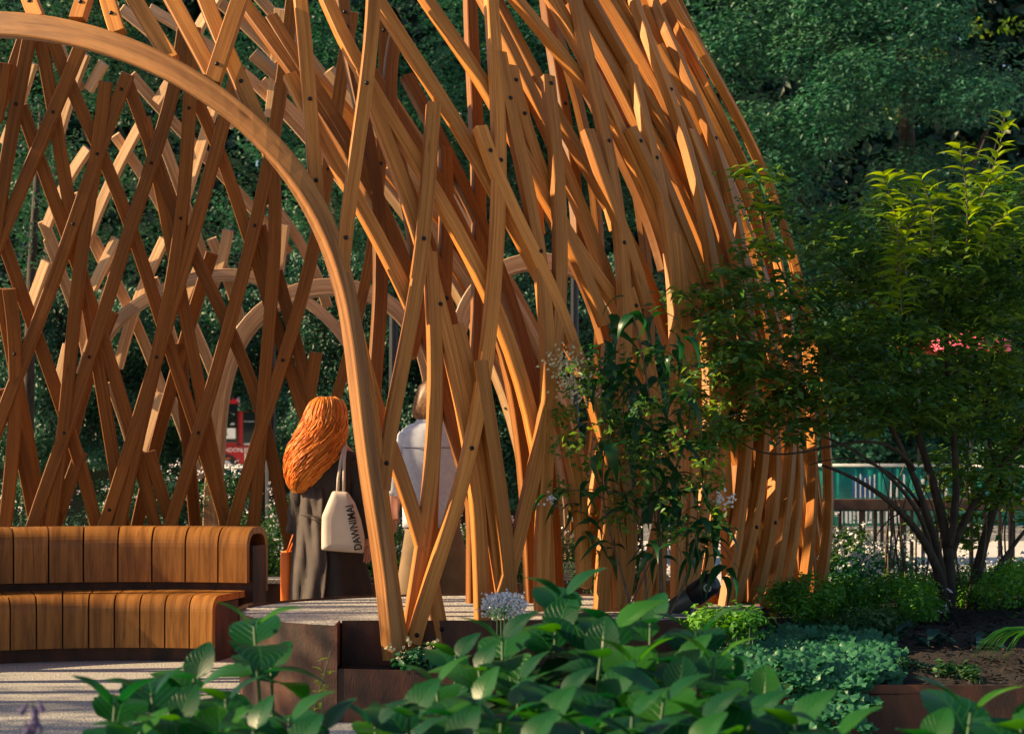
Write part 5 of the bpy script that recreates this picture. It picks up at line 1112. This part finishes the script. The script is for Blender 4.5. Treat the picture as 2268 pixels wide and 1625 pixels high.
# ---------- general low plants
def bush(name, label, cat, px, py, d, rx, ry, n, rad, per, size, m, seed, group=None, flowers=0, fsize=.018, dr=.25, wid=.5, stems=True, fm='petal'):
    g = np.random.default_rng(seed); base = P(px, py, d); zb = zbed(base.x, base.y) if base.x > .6 and base.y < 14.5 else (.385 if base.y > 14.3 else 0.27)
    t = thing(name, label, cat, (base.x, d, zb), group); cs = []
    for _ in range(n):
        a = g.random() * 6.28; q = math.sqrt(g.random()); cs.append((P(px + rx * q * math.cos(a), py + ry * q * math.sin(a), d + g.normal() * dr), rad * (.6 + .8 * g.random())))
    V, T, Tn = puffs([c[0] for c in cs], [c[1] * 1.15 for c in cs], per * 2.6, size, seed, up=.9, shell=.3, wid=wid)
    link('foliage', foliage_mesh('foliage', V, T, M[m], Tn), t)
    if stems:
        mb = MB()
        for c in cs[::max(1, len(cs) // 10)]: mb.add(tube([Vector((base.x + (c[0].x - base.x) * .4, d, zb - .03)), Vector((c[0].x, c[0].y, (zb + c[0].z) / 2)), c[0]], [.006, .005, .003], 5))
        mb.obj('stems', M['stem'], t)
    if flowers:
        fc = [cs[i % len(cs)][0] + Vector((g.normal() * rad, -abs(g.normal()) * rad, rad * .5 + g.random() * rad)) for i in range(flowers)]
        florets('flowers', fc, (.02, .02, .02), 4, fsize, fm, t, seed + 1)
    return t
bush('white_flowered_shrub', 'bushy plant dotted with tiny white flowers left of the ginger haired walker', 'plant', 620, 1200, 15.6, 60, 80, 26, .14, 2600, .035, 'lf_bed', 41, 'white flowered plants behind the walkers', 140, dr=.3)
bush('white_flowered_shrub', 'misty plant with white flowers below the red bus', 'plant', 510, 1130, 16.4, 70, 70, 24, .15, 2600, .035, 'lf_bed', 42, 'white flowered plants behind the walkers', 120, dr=.3)
bush('white_flowered_shrub', 'green plant with white flowers between the two walkers', 'plant', 850, 1230, 15.4, 55, 70, 22, .14, 2600, .035, 'lf_bed', 43, 'white flowered plants behind the walkers', 110, dr=.3)
bush('white_flowered_shrub', 'grey-green airy plant behind the left half of the bench', 'plant', 330, 1110, 16.6, 110, 55, 30, .15, 2200, .035, 'lf_hedge', 44, 'white flowered plants behind the walkers', 40, dr=.35)
bush('white_flowered_shrub', 'dark airy plant behind the far left end of the bench', 'plant', 90, 1120, 16.6, 130, 60, 26, .15, 2200, .035, 'lf_hedge', 45, 'white flowered plants behind the walkers', 20, dr=.35)
bush('white_flowered_shrub', 'green plant with pale flowers right of the denim jacket', 'plant', 1060, 1230, 15.6, 60, 70, 22, .13, 2600, .035, 'lf_bed', 46, 'white flowered plants behind the walkers', 90, dr=.3)
bush('bedding_plant', 'small-leaved green plant beneath the fan of laths right of centre', 'plant', 1180, 1230, 12.9, 60, 60, 22, .12, 2800, .03, 'lf_bed', 47, 'bedding plants at the foot of the laths', 50, dr=.2)
bush('bedding_plant', 'taller fine green plant behind the drooping shrub', 'plant', 1330, 1240, 13.2, 60, 60, 20, .12, 2800, .03, 'lf_bed', 48, 'bedding plants at the foot of the laths', 40, dr=.2)
bush('bedding_plant', 'bright fine-leaved plant low between drooping shrub stems', 'plant', 1420, 1290, 12.9, 60, 25, 12, .10, 2800, .03, 'lf_bed', 49, 'bedding plants at the foot of the laths', 20, dr=.2)
bush('alyssum_cushion', 'rounded cushion of tiny white flowers on the planter by the laths', 'plant', 1115, 1352, 10.45, 34, 18, 8, .06, 3000, .02, 'lf_bed', 50, None, 0)
florets('blossom', [P(1115 + 12 * (i % 5 - 2), 1350 - 9 * (i // 5), 10.38) for i in range(15)], (.055, .05, .04), 130, .014, 'petal', bpy.data.objects['alyssum_cushion'], 7)
bush('variegated_ivy', 'small variegated ivy at the foot of the crossed laths', 'plant', 925, 1462, 10.25, 45, 16, 10, .06, 2600, .045, 'lf_cover', 51, None, 16, .02, dr=.06, wid=.7, fm='cream_petal')
# right bed
bush('ferny_plant', 'fresh green ferny clump at the foot of the rightmost laths', 'plant', 1790, 1318, 11.4, 80, 42, 34, .09, 3600, .032, 'lf_fern', 52, 'ferny clumps in the right bed', dr=.15)
bush('ferny_plant', 'wide bright ferny clump in the middle of the right bed', 'plant', 1950, 1330, 11.8, 120, 52, 50, .10, 3600, .034, 'lf_fern', 53, 'ferny clumps in the right bed', dr=.25)
bush('ferny_plant', 'darker ferny clump left of the shrub stems', 'plant', 1900, 1385, 11.0, 110, 26, 30, .08, 3600, .03, 'lf_bed', 54, 'ferny clumps in the right bed', dr=.15)
bush('ferny_plant', 'ferny clump at the right edge beside the shrub stems', 'plant', 2230, 1330, 12.4, 80, 70, 26, .11, 3200, .034, 'lf_fern', 55, 'ferny clumps in the right bed', dr=.25)
bush('white_flowered_shrub', 'silvery small-leaved shrub right of the golden laths below the rail', 'plant', 1930, 1268, 13.6, 90, 38, 28, .13, 2800, .03, 'lf_cover', 56, 'small shrubs below the brown rail', 160, .02, dr=.3)
bush('white_flowered_shrub', 'round olive shrub touching the rightmost laths', 'plant', 1868, 1215, 13.9, 28, 50, 14, .11, 2800, .035, 'lf_shrub', 57, 'small shrubs below the brown rail', 30, dr=.2)
bush('white_flowered_shrub', 'green shrub behind the stems of the multi-stemmed shrub', 'plant', 2100, 1292, 13.6, 110, 38, 26, .13, 2600, .034, 'lf_bed', 58, 'small shrubs below the brown rail', 70, .018, dr=.3)
bush('white_flowered_shrub', 'bright green low shrub at the far right under the rail', 'plant', 2260, 1285, 13.9, 60, 38, 16, .13, 2800, .034, 'lf_fern', 59, 'small shrubs below the brown rail', 10, dr=.2)
bush('ferny_plant', 'low green clump hiding the right end of the planter rim', 'plant', 1600, 1378, 10.15, 70, 20, 18, .08, 3000, .04, 'lf_fern', 60, 'ferny clumps in the right bed', dr=.1)
bush('low_herb', 'low dark green herb in the mulch near the right edge', 'plant', 2120, 1490, 9.75, 60, 12, 14, .05, 3200, .04, 'lf_bed', 62, 'low herbs in the mulch', dr=.1)
bush('low_herb', 'small low herb beside the lobed ground cover', 'plant', 2030, 1478, 9.95, 38, 14, 12, .05, 3200, .04, 'lf_bed', 63, 'low herbs in the mulch', dr=.1)
bush('low_herb', 'low herb at the far right edge behind the mulch', 'plant', 2220, 1415, 11.0, 60, 14, 14, .06, 3200, .038, 'lf_bed', 64, 'low herbs in the mulch', dr=.15)
# lobed ground cover
def lobed(r):
    V = [(0, 0, 0)]; n = 30
    for i in range(n): a = 2 * math.pi * i / n; q = r * (.68 + .3 * abs(math.cos(a * 2.5)) ** .6 + .05 * math.cos(a * 15)); V.append((q * math.cos(a), q * math.sin(a), .07 * q + .006 * math.cos(a * 5)))
    return V, [[0, 1 + i, 1 + (i + 1) % n] for i in range(n)]
lv, lf_ = lobed(.040); lv = np.array(lv); lf_ = np.array(lf_); g = np.random.default_rng(61); N = 1900; VV = []; TT = []; tn = []; k = 0
for i in range(N):
    px = 1600 + 400 * g.random(); py = 1382 + 135 * g.random(); 
    if ((px - 1800) / 205) ** 2 + ((py - 1452) / 66) ** 2 > 1.0: continue
    p = G(px, py, .36); e = 1 - ((px - 1800) / 205) ** 2 - ((py - 1452) / 66) ** 2; bl = noise.noise(Vector((p.x * 5, p.y * 4, 0)))
    if e < .25 and bl < -.05: continue
    h = .015 + .055 * min(1, e * 2.5) * (1 + 1.2 * bl) + .018 * g.normal()
    if p.y < 9.36: h -= (9.36 - p.y) * .8
    a = g.random() * 6.28; t1 = g.normal() * .25; t2 = -.45 + g.normal() * .22
    Rm = (Matrix.Rotation(t1, 3, 'Y') @ Matrix.Rotation(-t2, 3, 'X') @ Matrix.Rotation(a, 3, 'Z')); s = .7 + .7 * g.random()
    VV.append((lv * s) @ np.array(Rm).T + np.array([p.x, p.y, .30 + h])); TT.append(lf_ + k); k += len(lv); tn.append(min(1, max(0, .5 + g.normal() * .3)))
me = foliage_mesh('geranium_patch', np.concatenate(VV), np.concatenate(TT), M['lf_cover'], np.array(tn)); stuff(link('geranium_patch', me), 'blue-green lobed ground cover spilling over the steel edge of the bed', 'ground cover')
# hostas
hm = [leafmesh('hosta_leaf', M['lf_hosta'], .15, .065, .45, .3, 8, 2, seed=i) for i in range(2)]
for px, py, d, lab in [(2060, 1425, 10.6, 'blue-green broad-leaved plant in the mulch left of the shrub base'), (2170, 1430, 10.55, 'blue-green broad-leaved plant in the mulch right of the shrub base'), (2000, 1405, 10.9, 'small broad-leaved plant at the edge of the ground cover')]:
    c = P(px, py, d); t = thing('hosta', lab, 'plant', (c.x, d, zbed(c.x, d)), 'broad-leaved plants in the mulch'); rg = random.Random(px)
    for i in range(13): place(hm[i % 2], 'hosta_leaf', t, c + Vector((rg.gauss(0, .03), rg.gauss(0, .03), -.06 + .03 * (i % 4))), i * 2.4, rg.uniform(.1, .7), 0, rg.uniform(.7, 1.15))
# strap leaves at the right edge
t = thing('strap_leaf_plant', 'tuft of long grassy leaves at the right edge of the mulch', 'plant', P(2300, 1440, 9.9)); rg = random.Random(8)
for i in range(26):
    c = P(2330, 1450, 9.9); a = rg.uniform(2.2, 4.6); L_ = rg.uniform(.22, .42); pts = [c + Vector((math.cos(a) * L_ * u, math.sin(a) * L_ * u * .6, .16 * math.sin(u * 2.6) - .10 * u * u)) for u in np.linspace(0, 1, 8)]
    V = []; Fc = []
    for k, p in enumerate(pts): w_ = .009 * math.sin(math.pi * min(.97, .15 + k / 8)); V += [p + Vector((0, 0, w_)), p + Vector((0, -w_ * .5, 0)), p - Vector((0, 0, w_))]
    for k in range(7):
        for q in range(2): Fc.append([k * 3 + q, k * 3 + q + 1, (k + 1) * 3 + q + 1, (k + 1) * 3 + q])
    obj('strap_leaf', V, Fc, M['lf_hyd'], t, True)
# ---------- foreground hydrangeas
HM = [leafmesh('hydrangea_leaf', M['lf_hyd'], .21, .172, .14 + .10 * i, .12, 14, 4, blunt=.66, wav=.012, seed=i) for i in range(4)]
HM2 = leafmesh('hydrangea_leaf', M['lf_hyd'], .21, .165, .05, .16, 14, 4, blunt=.66, wav=.01, seed=9)
hc = 0
def whorl(t, px, py, d, s=1.0, rot=0.0, tiers=3, lean=(0, 0), rg=None):
    """opposite leaf pairs, each pair turned a quarter, on one upright stem"""
    top = P(px, py, d); base = Vector((top.x - lean[0], d + rg.uniform(0, .3), 0.0)); mid = top.lerp(base, .45) + Vector((rg.uniform(-.03, .03), 0, 0))
    v, f = tube([top, top.lerp(mid, .5) + Vector((rg.uniform(-.01, .01), 0, 0)), mid, base], [.004, .006, .008, .010], 7); obj('stem', v, f, M['stem'], t, True)
    ax = (top - mid).normalized()
    for k in range(tiers):
        c = top - ax * (.005 + .055 * k ** 1.25) * s
        for q in range(2):
            az = rot + k * math.pi / 2 + q * math.pi + rg.uniform(-.25, .25); pt = [.55, .22, .0, -.15][k] + .38 * math.sin(az) + rg.uniform(-.12, .12)
            sc = s * [.6, .92, 1.0, .95][k] * rg.uniform(.88, 1.1); me = HM2 if k == 0 else HM[rg.randint(0, 3)]
            place(me, 'leaf', t, c + Vector((math.cos(az), math.sin(az), 0)) * .012, az, pt, rg.uniform(-.2, .2), sc)
HYD = [
 ('tall hydrangea stem standing alone before the seat end, stiff upright leaves', [(562, 1378, 5.6, 1.12, .1, 3), (600, 1475, 5.7, .8, .8, 2)]),
 ('low hydrangea in front of the pale path at the lower left', [(335, 1535, 5.3, 1.0, .3, 4), (430, 1500, 5.5, .9, 1.1, 3), (255, 1555, 5.2, 1.0, .0, 3), (500, 1545, 5.2, 1.0, .5, 3), (390, 1590, 5.0, .95, .9, 3)]),
 ('hydrangea filling the bottom edge below the steel planter corner', [(640, 1590, 5.0, .95, .2, 3), (560, 1610, 4.9, .9, 1.0, 3), (715, 1612, 5.0, .9, .7, 3)]),
 ('hydrangea before the planter notch with long bluish leaves', [(965, 1505, 5.5, 1.0, .2, 3), (905, 1580, 5.1, 1.05, .9, 3), (1010, 1590, 5.0, 1.0, .4, 3), (830, 1600, 5.1, .8, .1, 2)]),
 ('hydrangea with the leaves just right of the crossed lath feet', [(1112, 1412, 5.9, 1.05, .15, 4), (1060, 1480, 5.8, .9, 1.0, 3), (1150, 1500, 5.7, 1.0, .5, 3)]),
 ('tallest hydrangea, its top leaves above the white flower cushion', [(1248, 1315, 6.2, 1.15, .2, 3), (1230, 1395, 6.1, 1.15, .9, 3)]),
 ('broad hydrangea in front of the drooping shrub base', [(1362, 1385, 5.9, 1.25, .35, 4), (1440, 1375, 6.1, 1.05, .9, 3), (1330, 1450, 5.6, 1.1, 1.2, 3), (1405, 1460, 5.6, 1.15, .2, 3)]),
 ('hydrangea reaching right towards the lobed ground cover', [(1545, 1400, 5.9, 1.2, .1, 4), (1510, 1470, 5.6, 1.0, .7, 3), (1580, 1455, 5.6, 1.05, .2, 3)]),
 ('hydrangea with one upright sunlit round leaf, lower middle', [(1470, 1545, 5.1, 1.15, .1, 3), (1400, 1580, 5.0, 1.0, .6, 3), (1560, 1590, 4.9, 1.05, .3, 3)]),
 ('row of hydrangea leaves along the bottom edge, centre', [(1110, 1592, 4.9, .95, .0, 3), (1200, 1600, 4.85, .95, .7, 3), (1290, 1610, 4.8, 1.0, .3, 3), (1240, 1540, 5.3, 1.0, .4, 3), (1060, 1550, 5.3, .9, .9, 3)]),
 ('hydrangea along the bottom edge before the bed wall', [(1660, 1585, 5.0, 1.0, .2, 3), (1760, 1600, 4.9, 1.05, .6, 3), (1690, 1540, 5.3, .9, 1.1, 3), (1850, 1625, 4.8, 1.0, .1, 3)]),
 ('hydrangea at the lower right corner with two wide bright leaves', [(2150, 1568, 5.0, 1.25, .08, 3), (2260, 1610, 4.9, 1.0, .5, 3), (2060, 1640, 4.8, .9, .9, 2)]),
]
EXTRA = [(1010, 1450, 6.2, .95, .5, 3), (1130, 1560, 5.5, .95, .8, 3), (1620, 1500, 5.8, .85, .9, 3),
 (1350, 1540, 5.3, 1.0, .7, 3), (1500, 1530, 5.4, .95, 1.1, 3), (1620, 1620, 4.9, 1.0, 1.0, 3), (1420, 1640, 4.8, 1.1, .2, 3), (900, 1640, 4.8, 1.0, .3, 3), (310, 1620, 5.0, .95, .4, 3), (480, 1620, 5.0, .95, .1, 3), (1010, 1640, 4.8, 1.0, 1.1, 3), (1160, 1650, 4.7, 1.0, .3, 3), (650, 1650, 4.8, 1.0, .8, 3), (1530, 1650, 4.7, 1.0, .5, 3)]
for e in EXTRA:                                                     # every extra stem joins the nearest plant
    min(HYD, key=lambda h: min(abs(q[0] - e[0]) + abs(q[1] - e[1]) for q in h[1]))[1].append(e)
for lab, ws in HYD:
    w0 = ws[0]; b = P(w0[0], w0[1], w0[2]); t = thing('hydrangea', lab, 'plant', (b.x, b.y, 0), 'hydrangeas in the foreground bed'); rg = random.Random(int(w0[0]))
    for x, y, d, s, ro, ti in ws: whorl(t, x, y, d, s, ro, ti, (rg.uniform(-.05, .05), 0), rg)
# dark understorey below the hydrangeas
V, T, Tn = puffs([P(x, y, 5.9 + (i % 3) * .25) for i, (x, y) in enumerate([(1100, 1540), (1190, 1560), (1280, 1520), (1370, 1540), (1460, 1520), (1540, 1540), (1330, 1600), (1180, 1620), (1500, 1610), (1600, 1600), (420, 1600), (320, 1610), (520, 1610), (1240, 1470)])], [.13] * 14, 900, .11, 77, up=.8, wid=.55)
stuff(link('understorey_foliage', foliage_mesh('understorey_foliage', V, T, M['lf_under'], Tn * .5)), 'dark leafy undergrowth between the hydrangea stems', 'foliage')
V, T, Tn = puffs([P(x, y, 6.0) for x, y in [(1690, 1470), (1720, 1500), (1640, 1440), (1580, 1500)]], [.05] * 4, 4200, .018, 79, up=.8, wid=.5)
stuff(link('yellow_flower_spray', foliage_mesh('yellow_flower_spray', V, T, M['lf_gold'], Tn)), 'fine yellow-green flower spray between the hydrangeas and the bed wall', 'flowers')
# climber seedlings by the planter
for i, (px, py, d, lab) in enumerate([(720, 1480, 9.3, 'thin sprig of small leaves against the rusty planter corner'), (700, 1550, 8.6, 'thin wiry sprig at the foot of the rusty planter wall')]):
    b = P(px, py + 90, d); t = thing('climber_sprig', lab, 'plant', (b.x, d, 0), 'wiry sprigs by the planter'); rg = random.Random(i)
    v, f = tube([Vector((b.x, d, 0)), P(px - 10, py + 40, d), P(px, py, d), P(px + 12, py - 40, d)], [.003, .003, .002, .0015], 5); obj('stem', v, f, M['stem'], t)
    for k in range(11): place(sprig_me[k % 2], 'leaf', t, P(px + rg.uniform(-12, 12), py + rg.uniform(-45, 70), d), rg.uniform(0, 6.3), rg.uniform(-.3, .6), 0, rg.uniform(.25, .5))
# violet bell flowers at the lower left
t = thing('bellflower', 'blurred dusky violet bell flowers on a thin stalk at the lower left', 'plant', P(95, 1640, 3.9)); pts = [P(110, 1760, 3.9), P(95, 1640, 3.9), P(85, 1590, 3.9), P(70, 1550, 3.9)]
v, f = tube(pts, [.002] * 4, 5); obj('stem', v, f, M['stem'], t); rg = random.Random(6)
v1 = [(.0, .002), (.006, .006), (.016, .009), (.026, .013)]
for k in range(12):
    q = P(72 + rg.uniform(-22, 22), 1548 + k * 6, 3.9); dr = Vector((rg.uniform(-.6, .6), rg.uniform(-.4, .1), -1)).normalized()
    v, f = tube([q + dr * a for a, r in v1], [r * .6 for a, r in v1], 7, cap=False); obj('flower_bell', v, f, M['dusk_petal'], t, True)
